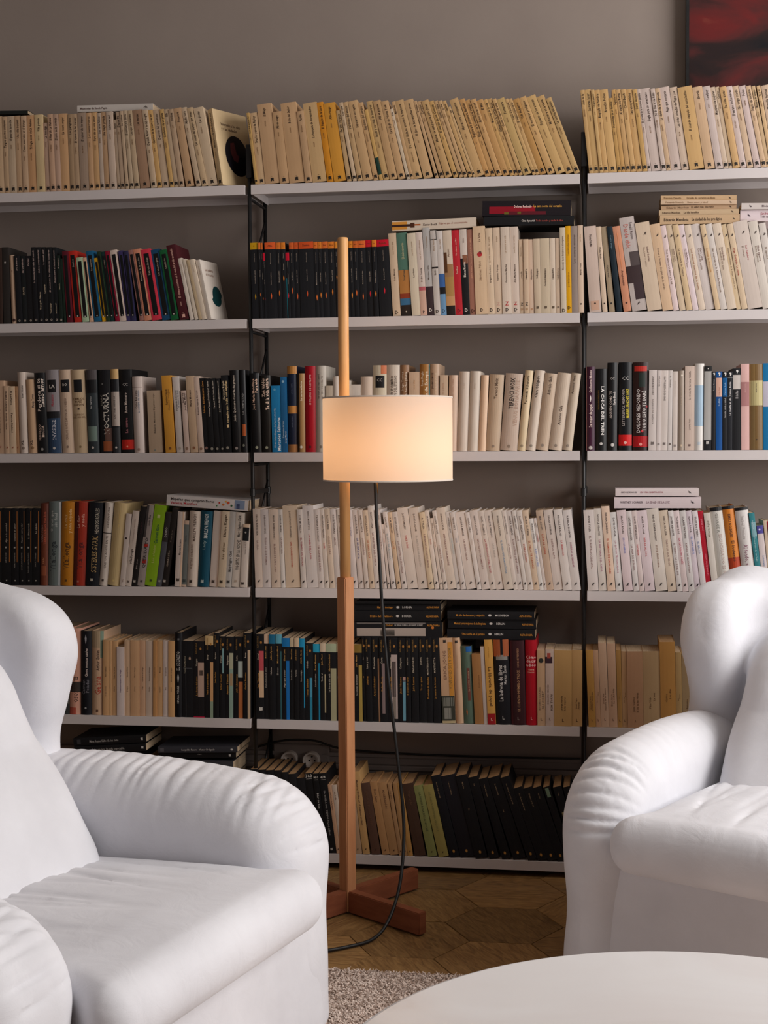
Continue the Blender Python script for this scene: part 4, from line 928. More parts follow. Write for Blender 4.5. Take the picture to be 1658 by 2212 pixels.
(4,'M'): '''
-1.0,21.5,221.2,-1.45,0,139|D2B094|S|ERICA BANISTER/LA ISLA|
21.1,24.1,219.3,-1.52,0,138|D0BEB8|S|DEBORAH KING/TODO LO QUE FUIMOS|
46.1,26.0,219.3,-1.67,0,138|D0AE90|S|IRENE NEMIROVSKY/EL BAILE DE LAS LUCES|
73.1,12.2,219.4,-1.85,0,138|D8CCC4|S|SANDOR MARAI/LA GRAN VIDA|
87.0,41.2,229.2,-2.22,0,144|D2AE80|S|JONATHAN FRANZEN/LAS CORRECCIONES|x,B04838
130.8,15.1,219.6,-2.81,0,138|D0BCB2|S|LUIS MURILLO/EL TIEMPO SIN HORAS|x,A05860
147.7,31.2,229.5,-3.19,0,144|D2C2BE|S|KATE MORTON/LA CASA DEL LAGO|x,B04454
179.4,16.8,219.7,-3.25,0,138|D0BCB0|S|TATIANA DE ROSNAY/LA LLAVE DE SARAH|
197.2,12.5,219.8,-3.43,0,138|D2BAA8|S|FERNANDO FERNÁN/CAPRI|x,B05050
211.1,15.5,219.9,-3.69,0,138|CFB08E|S|ALICIA BEIS/COSAS DE ORO|
226.9,16.8,220.9,-3.59,0,139|D0BCB6|S|ROSIE THOMAS/ADIÓS|
244.0,14.6,219.8,-3.33,0,138|D2BAA8|S|ELENA/ROMA|
259.4,11.5,220.8,-3.45,0,139|D2BCB0|S|JAMES/LUZ|
273.4,17.2,219.1,-4.02,0,138|D0B8B4|S|LAURA/SUSTOS|x,5A6898
292.8,16.2,218.9,-4.52,0,137|D0B6AA|S|SANDOR MÁRAI/LA MUJER JUSTA|x,5A5C88
310.2,12.9,219.0,-4.73,0,137|D0B6A6|S|EMILY BLUNTA/LOS PERDIDOS|
324.4,14.5,218.1,-5.01,0,137|CFAA80|S|NICOLE KRAUSS/LA GRAN CASA|x,B06848
339.7,15.9,229.3,-5.11,0,144|D2BEB4|S|NANCY LUNA/LA MAESTRA DEL DIABLO|
356.0,6.8,219.0,-4.75,0,137|D0B8AC|S|PAULA/LUNA|
363.1,8.5,219.0,-4.72,0,137|D0B8B0|S|ROSE/LA COMEDIA DE LOS MUERTOS|
374.2,7.2,179.0,-5.46,0,112|D0B4A4|S|OPIUM/EL RÍO|x,A84040
384.4,12.9,213.7,-6.29,0,134|D2C0B8|S|LILA KAY/EL AZUL DE LAS HORAS|x,90A0A8
399.6,12.1,212.8,-6.81,0,134|CC9E68|S|R. M. BRADLEY/LA LUZ|x,A86030
413.8,14.9,214.1,-7.24,0,134|D0BCB0|S|SUSAN FORWARD/LOS AMANTES DE PROVENZA|
429.9,29.7,224.4,-7.46,0,141|D2B8A6|S|JANE SMILEY/DIEZ DÍAS|x,B85858
460.2,27.7,224.2,-7.21,0,141|CDB29A|S|DAVID LODGE/EL ARTE DE LA FICCIÓN|x,A8A098
488.4,15.2,213.0,-7.03,0,134|CFAC78|S|A. TYLER/EL MATRIMONIO DE LOS SANTOS AMATEURS|
505.5,11.8,218.3,-7.42,0,137|D2B8A6|S|MUSA DIMITRI/ROSA|x,B87060
519.5,8.6,197.5,-7.94,0,124|D0B298|S|NADIA BRAVO/EL SOL|x,A85030
529.6,11.4,218.7,-8.23,0,137|D2BAAA|S|PHILIPPE CLAUDEL/LA NIETA DEL SEÑOR LINH|
541.6,23.5,225.0,-8.30,0,141|D0B294|S|XINRAN XUE/MENSAJE DE UNA MADRE|
565.6,12.4,214.7,-8.24,0,135|D2C4BC|S|ANDREA LEVY/PEQUEÑA ISLA|x,A8B8B8
578.6,12.6,214.9,-8.28,0,135|D0BCB0|S|TESSIE PELT/MAR|x,9898A0
592.6,27.6,213.9,-8.52,0,134|D2B8A8|S|SANDRA MARES/LA PRIMA CIEGA|
621.8,12.5,214.0,-8.79,0,134|D4C0B8|S|CLARA LEIRO/AÑOS|x,C0B0A8
635.2,22.0,219.1,-8.91,0,138|D0B4A4|S|NANCY HUSTON/MARCAS DE NACIMIENTO|
657.9,16.0,218.3,-8.93,0,137|D2B6A2|S|KARL OLSBERG/LA PERSECUCIÓN DEL ÁNGEL|x,A85058
674.4,21.0,219.2,-8.86,0,138|D0B4A0|S|PHILIPPE BESSON/UNA BREVE|x,A8A098
696.0,25.1,219.2,-8.71,0,138|CDB094|S|FOLKE LARSSON/EL SUEÑO DE LA MONTAÑA|x,7890A8
721.7,10.9,219.1,-8.58,0,138|D2B8A8|S|LAURA KASISCHKE/LA VIDA ANTES|
732.9,15.7,219.1,-8.58,0,138|D0BCB0|S|ANITA SHREVE/EL DÍA ANTES DE QUE ME LLAMARAS|
749.3,10.8,219.3,-8.65,0,138|D2BEB4|S|KAREN WEST/CAFÉ|
760.6,14.9,219.1,-8.52,0,138|D0B8A8|S|DAVID BEZMOZGIS/SOBRE CRIMEN|x,A86050
775.9,15.8,219.0,-8.40,0,137|CDA274|S|ISABEL SUÁREZ/EL CIELO TE LLEVARÁ|x,A85838
792.3,10.8,197.4,-8.41,0,124|DACEC8|S|ENRIQUE VÁZQUEZ/EL RÍO DE LA VIDA|x,7888C0
803.5,7.8,198.3,-8.26,0,124|D0B4A8|S|PATTI/LA PRIMERA|x,A84848
811.6,18.9,218.9,-7.98,0,137|BE8E66|S|MIA CONTI/LUNA DE CARNE|x,A85038
831.0,24.9,219.8,-7.63,0,138|D0B2A0|S|SARAH WINMAN/DESDE LO ALTO|
856.4,22.9,220.6,-7.15,0,138|D2BEB0|S|NICOLE KRAUSS/LA MEMORIA|x,B86868
879.7,23.2,219.4,-6.89,0,138|D2C0B8|S|KAMILA SHAMSIE/SOMBRAS QUEMADAS|x,A06878
''',
(4,'R'): '''
922.6,28.0,218.9,-3.47,0,137|D2BAB2|S|ANNE TYLER/EL TURISTA ACCIDENTAL|
952.2,19.9,223.2,-3.80,0,140|D0BAA8|S|NICOLE KRAUSS/LA HISTORIA DEL AMOR|x,A87888
974.4,21.2,229.2,-4.29,0,144|DAA67C|S|SERENA ZAMBON/EL CAMINO DE LAS FLORES|x,B85038
997.3,18.1,213.5,-4.67,0,134|DAD0CC|S|DAVID SANDER/LO QUE NO TE CONTARON|x,B87888
1017.7,24.1,218.8,-5.20,0,137|D0BEC0|S|MARTA RIVAS/SIN NOMBRE|x,8888B8
1043.8,14.5,217.3,-5.62,0,136|D2C2BC|S|NADINE GORDIMER/LA HIJA DE BURGER|
1059.3,13.2,218.1,-5.78,0,137|D2C2C0|S|DAVID BEZMOZGIS/NATASHA|x,B84848
1074.0,26.5,218.2,-6.07,0,137|D0C0C4|S|IRVIN YALOM/MIRAR AL SOL|x,C06868
1102.4,31.1,222.7,-6.47,0,140|D2BAA4|S|IRENE NÉMIROVSKY/SUITE FRANCESA|x,8A6A58
1134.8,23.5,218.6,-6.67,0,137|D0AE88|S|HERTA MULLER/TODO LO QUE TENGO|
1159.2,13.6,218.4,-6.77,0,137|D2C4C0|S|JAVIER REVERTE/EL TIEMPO Y LA LUZ DEL SUR|
1173.4,15.2,218.5,-6.84,0,137|D0C0C0|S|TATIANA ROS/LA LLUVIA EN PARÍS|x,B85868
1189.3,16.3,218.5,-6.89,0,137|CDC2C0|S|CLAIRE TRISTAN/AMORES DE MANHATTAN|
1206.0,15.4,218.6,-6.90,0,137|CDC0C8|S|NAVAL ROCA/EL AIRE AZUL|x,7888B8
1221.8,14.6,218.4,-6.75,0,137|D2CACC|S|TRISTAN STEIN/EL BRUJO|x,8890B0
1236.8,13.9,217.6,-6.63,0,137|A81028|N|Jean Hanff/La ciudad y los perros|x,D87080
1251.8,16.9,212.5,-6.78,0,133|CDBCA6|N|Milena Agus/|x,8A8074
1270.0,32.6,226.5,-7.02,0,142|C4BAAC|h0||b,.955,1,0,1,17171A;t,d,.7,.93,.5,.22,8A8880,GEORGE K;t,d,.1,.68,.6,.22,B09C94,ESCUCHAR NO ES NADA
1303.2,30.9,229.8,-7.01,0,144|C87828|h0||b,.965,1,0,1,17171A;b,0,.25,0,1,6A2818;b,.25,.4,0,1,A83C1C;t,d,.63,.91,.5,.2,4A2414,EMILI ROSALES;t,d,.28,.6,.55,.24,3A1C14,El invierno
1334.6,34.1,226.4,-6.93,0,142|CDC0BC|h0||b,.965,1,0,1,17171A;t,d,.62,.9,.5,.2,B0A8A4,Isabel Franco;t,d,.12,.56,.5,.3,8A6470,Al fondo, esplendor
1369.3,14.4,212.9,-6.80,0,134|2E7880|0||b,.7,.88,.2,1,78A0A8;t,d,.75,.9,.5,.24,B0C8CC,Isla Tour;t,d,.1,.7,.5,.3,90B8BC,El secreto de un lago
1384.1,16.0,178.5,-6.21,0,112|CDC0C0|0||b,.88,1,0,1,4A4490;t,d,.2,.55,.6,.24,6A80A8,Lunes azul;e,disc,.94,.4,5,D0CCE0
1400.5,8.7,191.9,-5.51,0,120|CBA478|0||
1409.5,19.7,190.1,-5.23,0,119|A01828|0||
''',
(5,'L'): '''
-630.5,20.5,244.6,1.23,0,154|D0B090|0||
-609.4,54.0,249.0,1.16,0,156|585650|h0||b,.3,1,0,1,8A8478;b,0,.12,0,1,2A2C2C;t,d,.17,.3,.62,.42,9A6A74,OATH
-554.7,34.3,248.7,1.07,0,156|DA9A84|h0||b,.26,.38,0,1,3A3230;b,.3,.55,0,.3,3A2424;t,u,.62,.95,.45,.3,2A1E1C,MARK HADDON;t,d,.14,.44,.6,.3,3A2A24,EL CURIOSO;b,0,.08,0,.6,B85A48
-520.1,32.0,242.2,1.10,0,152|15171E|h0||t,u,.45,.79,.55,.22,D8C8C0,Cinco moscas azules;t,u,.24,.42,.3,.28,6A6870,Carmen;t,u,.26,.42,.65,.28,6A6870,Posadas;e,flame,.9,.5,14,A8A8B0;e,disc,.08,.5,6,9A9A9C
-487.6,34.9,242.6,1.07,0,152|CBA686|h0||b,.8,1,0,1,B09C82;b,.68,1,.75,1,7A9080;t,u,.24,.46,.55,.52,B04A38,Geisha;t,u,.53,.77,.55,.26,3A2C28,Arthur Golden;e,sq,.05,.5,7,5A3A2C
-452.1,16.3,217.0,0.99,0,136|CFA06A|L2|Italo Calvino/Si una noche|
-435.5,7.7,216.3,0.97,0,136|CDA270|L2|El nombre/Eco|
-427.1,15.8,215.4,0.89,0,135|CDA06C|L2|Todas las almas/Marías|
-410.5,21.5,197.6,0.73,0,124|D6C4C0|0||t,u,.27,.67,.5,.18,6A5478,Fuenteovejuna de Vega
-388.7,17.3,216.9,0.72,0,136|D2AE8A|L2|Manuel Rivas/El lápiz|
-371.1,26.6,217.2,0.85,0,136|CFA274|L2|Mario Vargas/Lituma|
-344.1,18.2,217.6,0.90,0,137|CFA480|L2|Cartas a un amigo/Paz|
-325.5,21.4,216.9,0.89,0,136|CDB29C|L2|Bernardo Atxaga/Obaba|
-303.8,10.0,218.0,0.94,0,137|BE8A50|L2|El vuelo de la ceniza/Pombo|
-293.5,19.0,218.2,1.00,0,137|CDA06C|L2|Borges/Ficción|
-273.9,14.8,218.4,0.92,0,137|D6C2BA|L2|Los papeles/Ríos|
-258.5,17.9,217.7,0.84,0,137|D0A066|L2|El mundo de ayer/Sorel|
-240.0,21.2,241.8,0.75,0,152|101116|h0||t,u,.14,.37,.5,.22,C8C4BC,MARÍA PÉREZ;t,u,.55,.78,.5,.4,B0ACA8,EL SECRETO;e,flame,.46,.5,14,A8A8A8;e,sq,.92,.55,6,5A5A5C
-217.4,32.3,218.3,0.47,0,137|121317|0||b,.64,.645,.1,.9,6A6A70;b,.0,.64,.32,.35,6A6A70;t,u,.52,.8,.25,.1,A8A088,Tomás Eloy Martínez;e,sun,.77,.7,8,A88C78
-184.7,32.4,217.7,0.44,0,137|151417|T|La fiesta del asno/Vargas|b,.27,.72,.42,.95,B89C8C;b,.55,.62,.5,.9,2A2220;b,0,.012,0,1,C01840
-152.0,25.9,233.2,0.81,0,146|111216|T|Tratado de las pasiones del alma/Bioy|b,.89,1,.05,.95,D0B484;b,.2,.68,.6,.95,C89A6C;b,0,.2,.6,.95,8A9C88
-125.5,15.2,242.5,0.74,0,152|111216|T|Juan Carlos/Agosto|
-109.3,16.0,232.7,0.54,0,146|111216|T|Arthur Koestler/Diálogo|b,.55,.85,.55,.85,7AA0A4
-93.0,25.0,232.1,0.71,0,146|111216|T|Antonio Tabucchi/Réquiem|b,.6,.8,.5,.95,A8A890;b,0,.6,.5,.95,88A094;b,.4,.55,.55,.9,B88A5C
-67.7,27.5,232.4,0.69,0,146|111216|T|Julio Llamazares/Luna|b,.5,.7,.45,.95,B0BCB8;b,0,.45,.5,.95,B06A3C
-39.3,21.3,243.7,0.56,0,153|111216|T|Carlos Fuentes/Aura|b,.0,.8,.6,.95,C0A88C
''',
(5,'M'): '''
-3.6,24.6,240.9,0.17,0,151|111216|T|Paul Theroux/Hotel|b,.57,.8,.4,.95,C05058;b,.25,.57,.4,.95,D0B090;e,sq,.12,.6,10,C8C4BC
21.6,14.1,240.2,0.11,0,151|111216|T5|Moncho Abad/Dulce historia de amor|m,D8BCA4
36.1,18.0,240.5,0.10,0,151|111216|T5|Julián Ayesta/Helena|m,1C6A90
54.4,18.0,240.7,0.11,0,151|111216|T5|Mercedes Abad/El vicio|m,5CA4BC;b,0,.8,.72,.95,2E5A60
72.7,21.8,230.6,0.12,0,145|111216|T5|Elena Lenz/Algo que pensar|m,1470B0;b,0,.72,.55,.95,1668B0
94.8,13.1,231.0,0.25,0,145|111216|T5|Manuel Puig/Cae la noche|m,CDBCA0
108.3,13.4,231.2,0.22,0,145|111216|T5|José Donoso/Taratuta|m,D0B89C
122.3,15.7,230.4,0.15,0,145|111216|T5|Adolfo García/La nostalgia|m,2090C0;b,.15,1,.82,1,2A98C4
138.4,22.6,217.5,0.14,0,137|14161A|T|Tomás Salvador/Olvido|b,.3,.55,.6,.9,4A98B8;b,0,.3,.6,.9,2A86A8
161.9,19.7,215.0,-0.04,0,135|111216|T5|Rosa Montero/Amado amo|m,2A9CC0;b,0,.75,.75,.98,1A80A8
182.0,16.5,217.2,-0.07,0,136|111216|T5|Julio Torri/Todo el|m,CDBCA4;b,.1,.6,.75,.98,A89C7C
198.8,28.7,216.5,0.12,0,136|111216|T5|Mario Benedetti/La borra del café|m,A8B498;b,0,.68,.45,1,A8A484
227.7,17.5,217.0,0.18,0,136|111216|T5|Luis/Mar|m,A89C7C
245.8,15.5,217.2,0.12,0,136|111216|T5|Ana/Sol|m,A89C7C
261.9,14.8,217.5,0.02,0,137|111216|T5|Cae/Ser|m,A89C7C
278.8,23.0,216.1,-0.44,0,136|111216|T5|Luis Mateo/La soledad del manager|m,8A7034;b,0,.73,.6,1,A89048
304.5,8.3,235.2,-1.07,0,148|111216|T|Vila/Mares|
313.3,16.9,235.9,-1.13,0,148|111216|T|Julia Paz/Luna y mar|
330.5,20.8,235.1,-0.88,0,148|111216|T|Arthur Schnitzler/El teniente|b,0,.75,.8,1,B08868
351.5,21.1,235.0,-0.65,0,148|111216|T|Stefan Zweig/Carta|b,.1,.7,.3,.7,8A7878
373.0,29.2,235.8,-0.33,0,148|111216|T|Mario Vargas Llosa/Pantaleón|b,.04,.8,.35,.95,B8A8A4;b,.3,.72,.45,.8,3A302E;b,.04,.3,.5,.8,8A8078
402.5,21.5,235.2,-0.16,0,148|111216|T|Justo Navarro/Cartagena|b,.02,.5,.6,.95,6A9CB0;b,.48,.54,.6,.95,B08C84
424.8,13.4,235.5,-0.30,0,148|111216|T|El corazón del espejo/ANTÓN|
440.1,20.4,236.8,-0.68,0,149|111216|T|Julio Ramón/PASAPORTE|
462.4,18.9,237.1,-1.05,0,149|111216|T|Yo no quise/JONG|
481.6,17.8,237.4,-1.07,0,149|111216|T|El embrujo de Shanghai/MONTERROSO|
500.8,20.6,237.7,-1.32,0,149|111216|T|La muerte de Artemio/MASTRETTA|
525.0,36.3,237.1,-2.13,0,149|CFA680|0||b,.32,.95,.62,1,CC8E3C;b,.03,.32,0,1,3A3C34;b,.2,.3,.1,.9,7A7C74;b,.05,.18,.15,.7,8C8C84;b,0,.03,0,1,B8A884;t,u,.5,.85,.35,.22,8A6A54,ERICA JONG;t,d,.4,.88,.75,.22,8A6A34,MIEDO A LOS CINCUENTA;e,sq,.96,.4,8,2A2420
563.2,20.1,237.7,-2.51,0,149|D2AA86|h0||t,u,.3,.8,.5,.12,C09870,El mar de los sueños;e,sq,.955,.5,8,3A302A
583.6,30.2,213.9,-2.48,0,134|566A5C|h0||b,.3,.72,.5,.75,6A3A30;t,u,.34,.68,.62,.14,A8886C,La sonrisa etrusca;b,.93,1,.5,1,1C5A9C;e,flame,.15,.35,10,C06A30
614.7,24.2,194.3,-2.63,0,122|A8743C|0||t,u,.15,.7,.7,.12,7A4E24,El ruido y la furia
639.7,10.7,214.8,-2.78,0,135|CDBAB0|0||
650.7,21.6,234.0,-2.54,0,147|D8A040|0||b,0,.13,0,1,A01820;t,d,.18,.68,.55,.36,5A3A14,La librería de papel;t,d,.7,.92,.5,.12,A87828,ANA ALONSO;e,L,.06,.5,7,E0C0B0
672.6,41.5,234.2,-1.95,0,147|14141A|h0||t,u,.27,.7,.4,.26,D8D4D0,La ladrona de libros;t,u,.47,.7,.7,.17,C0BCB8,Markus Zusak;b,.8,1,0,.45,A85A34;b,.8,1,.62,1,A85A34;b,.76,.82,.15,.9,8A8884;e,L,.08,.5,9,C8C4C0
714.4,40.4,232.8,-1.30,0,146|36161C|h0||t,u,.16,.65,.55,.16,B88C64,EL CUENTO NÚMERO TRECE;t,u,.68,.91,.55,.12,A87C5C,DIANE SETTERFIELD;b,.0,1,.02,.14,4A1C24;b,0,1,.86,.98,3E1820;e,L,.075,.5,8,B0A098
755.1,30.5,234.5,-0.77,0,147|AC0A20|h0||t,h,.8,.8,.5,.28,F0C4C0,Cómo;t,h,.755,.755,.5,.28,F0C4C0,decir;t,h,.71,.71,.5,.28,F0C4C0,adiós;t,h,.655,.655,.5,.16,E0A090,Gema;t,h,.625,.625,.5,.16,E0A090,Lienas;e,L,.08,.5,8,E8B8B0
785.9,21.7,208.2,-0.40,0,131|CFA880|0||e,disc,.86,.5,13,22241E;t,u,.2,.51,.3,.18,7A6450,RITORNO A LA ISLA;t,u,.2,.46,.7,.26,7A6450,ALI COBBY;e,L,.085,.55,7,5A4434
807.9,23.2,210.8,-0.13,0,132|CDB0A0|0||b,.82,.9,.0,.8,3A2430;b,.88,.95,.2,.6,A84C40;t,u,.2,.54,.3,.16,8A7060,DINASTÍA FELICES;t,u,.2,.42,.72,.24,5A4434,KIM THÚY;e,L,.09,.5,7,6A5444
831.4,47.3,208.2,0.00,0,131|C49A58|0||t,u,.2,.4,.42,.1,5A4024,La larga marcha;t,u,.2,.38,.6,.1,5A4024,de las mujeres;e,L,.08,.5,8,4A3018
879.0,27.9,208.9,-0.01,0,131|C49A5C|0||t,u,.2,.37,.42,.14,5A4024,José Pepe;t,u,.2,.32,.66,.14,5A4024,Arenas;e,L,.08,.5,8,4A3018
''',
(5,'R'): '''
924.6,19.4,209.4,-2.38,0,131|C4923C|L3|Alejandra Riva/El tiempo de los días|
944.3,13.8,209.7,-2.39,0,132|CBA07A|L3|Casa de té/Esther|
958.4,21.2,230.9,-2.24,0,145|D2AE8E|L3|Doña Ana/Historia de un tesoro|
979.9,22.1,229.2,-1.82,0,144|D0A888|L3|Elvira Lindo/La ciudad feliz|
1002.3,12.8,210.6,-1.42,0,132|B88A44|L3|Luis/Otoño|
1015.4,13.7,207.9,-1.22,0,131|C49A6A|L3|Luis Rey/El mar|
1029.4,42.3,208.2,-1.17,0,131|BE9068|L3|José Carlos/El día de las Horas|
1072.2,45.1,208.9,-1.22,0,131|C0A070|L3|Pilar Urb/La voz|
1117.7,40.4,235.1,-1.22,0,148|C48E40|L3|Carlos/Los días|
1158.3,16.3,207.4,-1.03,0,130|BE9C60|L3|Sol/Viento|
1174.9,31.1,203.9,-0.89,0,128|AE9468|L3|Antonio/La isla|
''',
(6,'M'): '''
-4.1,21.9,232.5,-4.49,0,146|16171C|C||
19.2,22.0,231.4,-4.75,0,145|16171C|C||
42.5,23.4,231.0,-4.96,0,145|16171C|C||
66.7,20.4,230.7,-5.07,0,145|1A1A1E|C||
88.8,18.5,226.6,-5.41,0,142|1A1A1E|C||
108.9,22.6,222.2,-5.71,0,139|1A1A1E|C||
133.0,23.6,211.1,-6.01,0,132|1A1A1E|C||
158.1,23.3,224.9,-6.28,0,141|111216|0||t,h,.965,.965,.5,.4,D0CCC4,760;b,.925,.93,.15,.85,A8A4A0
182.1,17.6,225.6,-6.35,0,142|111216|0||t,h,.95,.95,.5,.3,D0CCC4,M53;b,.915,.92,.2,.8,A8A4A0;t,d,.4,.75,.5,.3,C0BCB8,Mar de Lúa
201.1,21.9,227.1,-6.60,0,143|111216|0||t,h,.95,.95,.5,.3,D0CCC4,474;b,.915,.92,.2,.8,A8A4A0;t,d,.22,.78,.5,.2,A8A4A0,LA RUEDA DEL TIEMPO Y LOS AÑOS;e,sq,.05,.5,7,B8B4B0
225.0,11.1,195.4,-7.08,0,123|CBA080|C2|Los hijos de la tierra|
236.9,13.5,195.7,-7.21,0,123|D0BCA8|C2|La nota|
250.9,13.5,203.1,-6.86,0,127|B89070|C2||
264.8,9.9,211.1,-6.55,0,132|A88468|C2||
275.0,22.4,215.2,-6.54,0,135|B89878|C2||
299.7,19.2,234.2,-7.05,0,147|C8A066|C2|Mastering the fine art of meadow cookery|
324.4,25.2,203.1,-8.46,0,127|5C4236|C2|Travels in France at 1789|
354.2,21.4,207.5,-9.58,0,130|B48858|C2|Don Juan|
376.8,24.9,206.0,-9.74,0,129|B48A5C|C2|ASCENSIÓN|
402.3,10.8,203.8,-9.21,0,128|B48C62|C2|Los años|
413.6,12.4,205.3,-8.25,0,129|B08858|C2||
426.9,13.5,206.8,-8.36,0,130|C0924E|C2|Silvia|
446.2,30.4,205.2,-9.87,0,129|4C362A|C2|Viaje al fin|
482.8,25.8,202.1,-11.38,0,127|8C9058|C2|LA NOVIA ROJA DE LA NOCHE|x,4A5030
513.3,27.8,204.6,-12.45,0,128|A09852|C2|AL FARO VIRGINIA WOOLF|x,7A7440
545.7,25.9,233.5,-13.44,0,147|15171E|C|Gente muy especial|
574.0,40.4,232.9,-13.77,0,146|191820|C|Los años felices|
615.9,32.1,235.9,-13.61,0,148|121318|C|Mi lucha/Fin|
653.4,26.9,232.9,-14.61,0,146|121318|C|Sur|
688.8,24.4,231.1,-16.34,0,145|121318|C|Una vida mejor|
719.9,34.1,235.8,-17.62,0,148|121318|C|La casa eterna/Sol|
760.3,24.7,240.3,-18.61,0,151|121318|C|Los cuerpos que se aman|
788.1,25.0,210.5,-19.00,0,132|121318|C|Un día más en el mar|
814.9,25.0,211.0,-18.93,0,132|121318|C|El viento y la sal|
841.6,23.0,213.4,-18.90,0,134|121318|C|Noche|
866.2,19.2,214.8,-18.01,0,135|121318|C|Isla|b,.86,.98,.25,.75,7A947C
886.7,23.3,213.3,-16.22,0,134|121318|C|Ola|b,.3,.66,.2,.8,A8986C
911.2,19.7,213.6,-15.31,0,134|121318|C|Ana|
''',
}
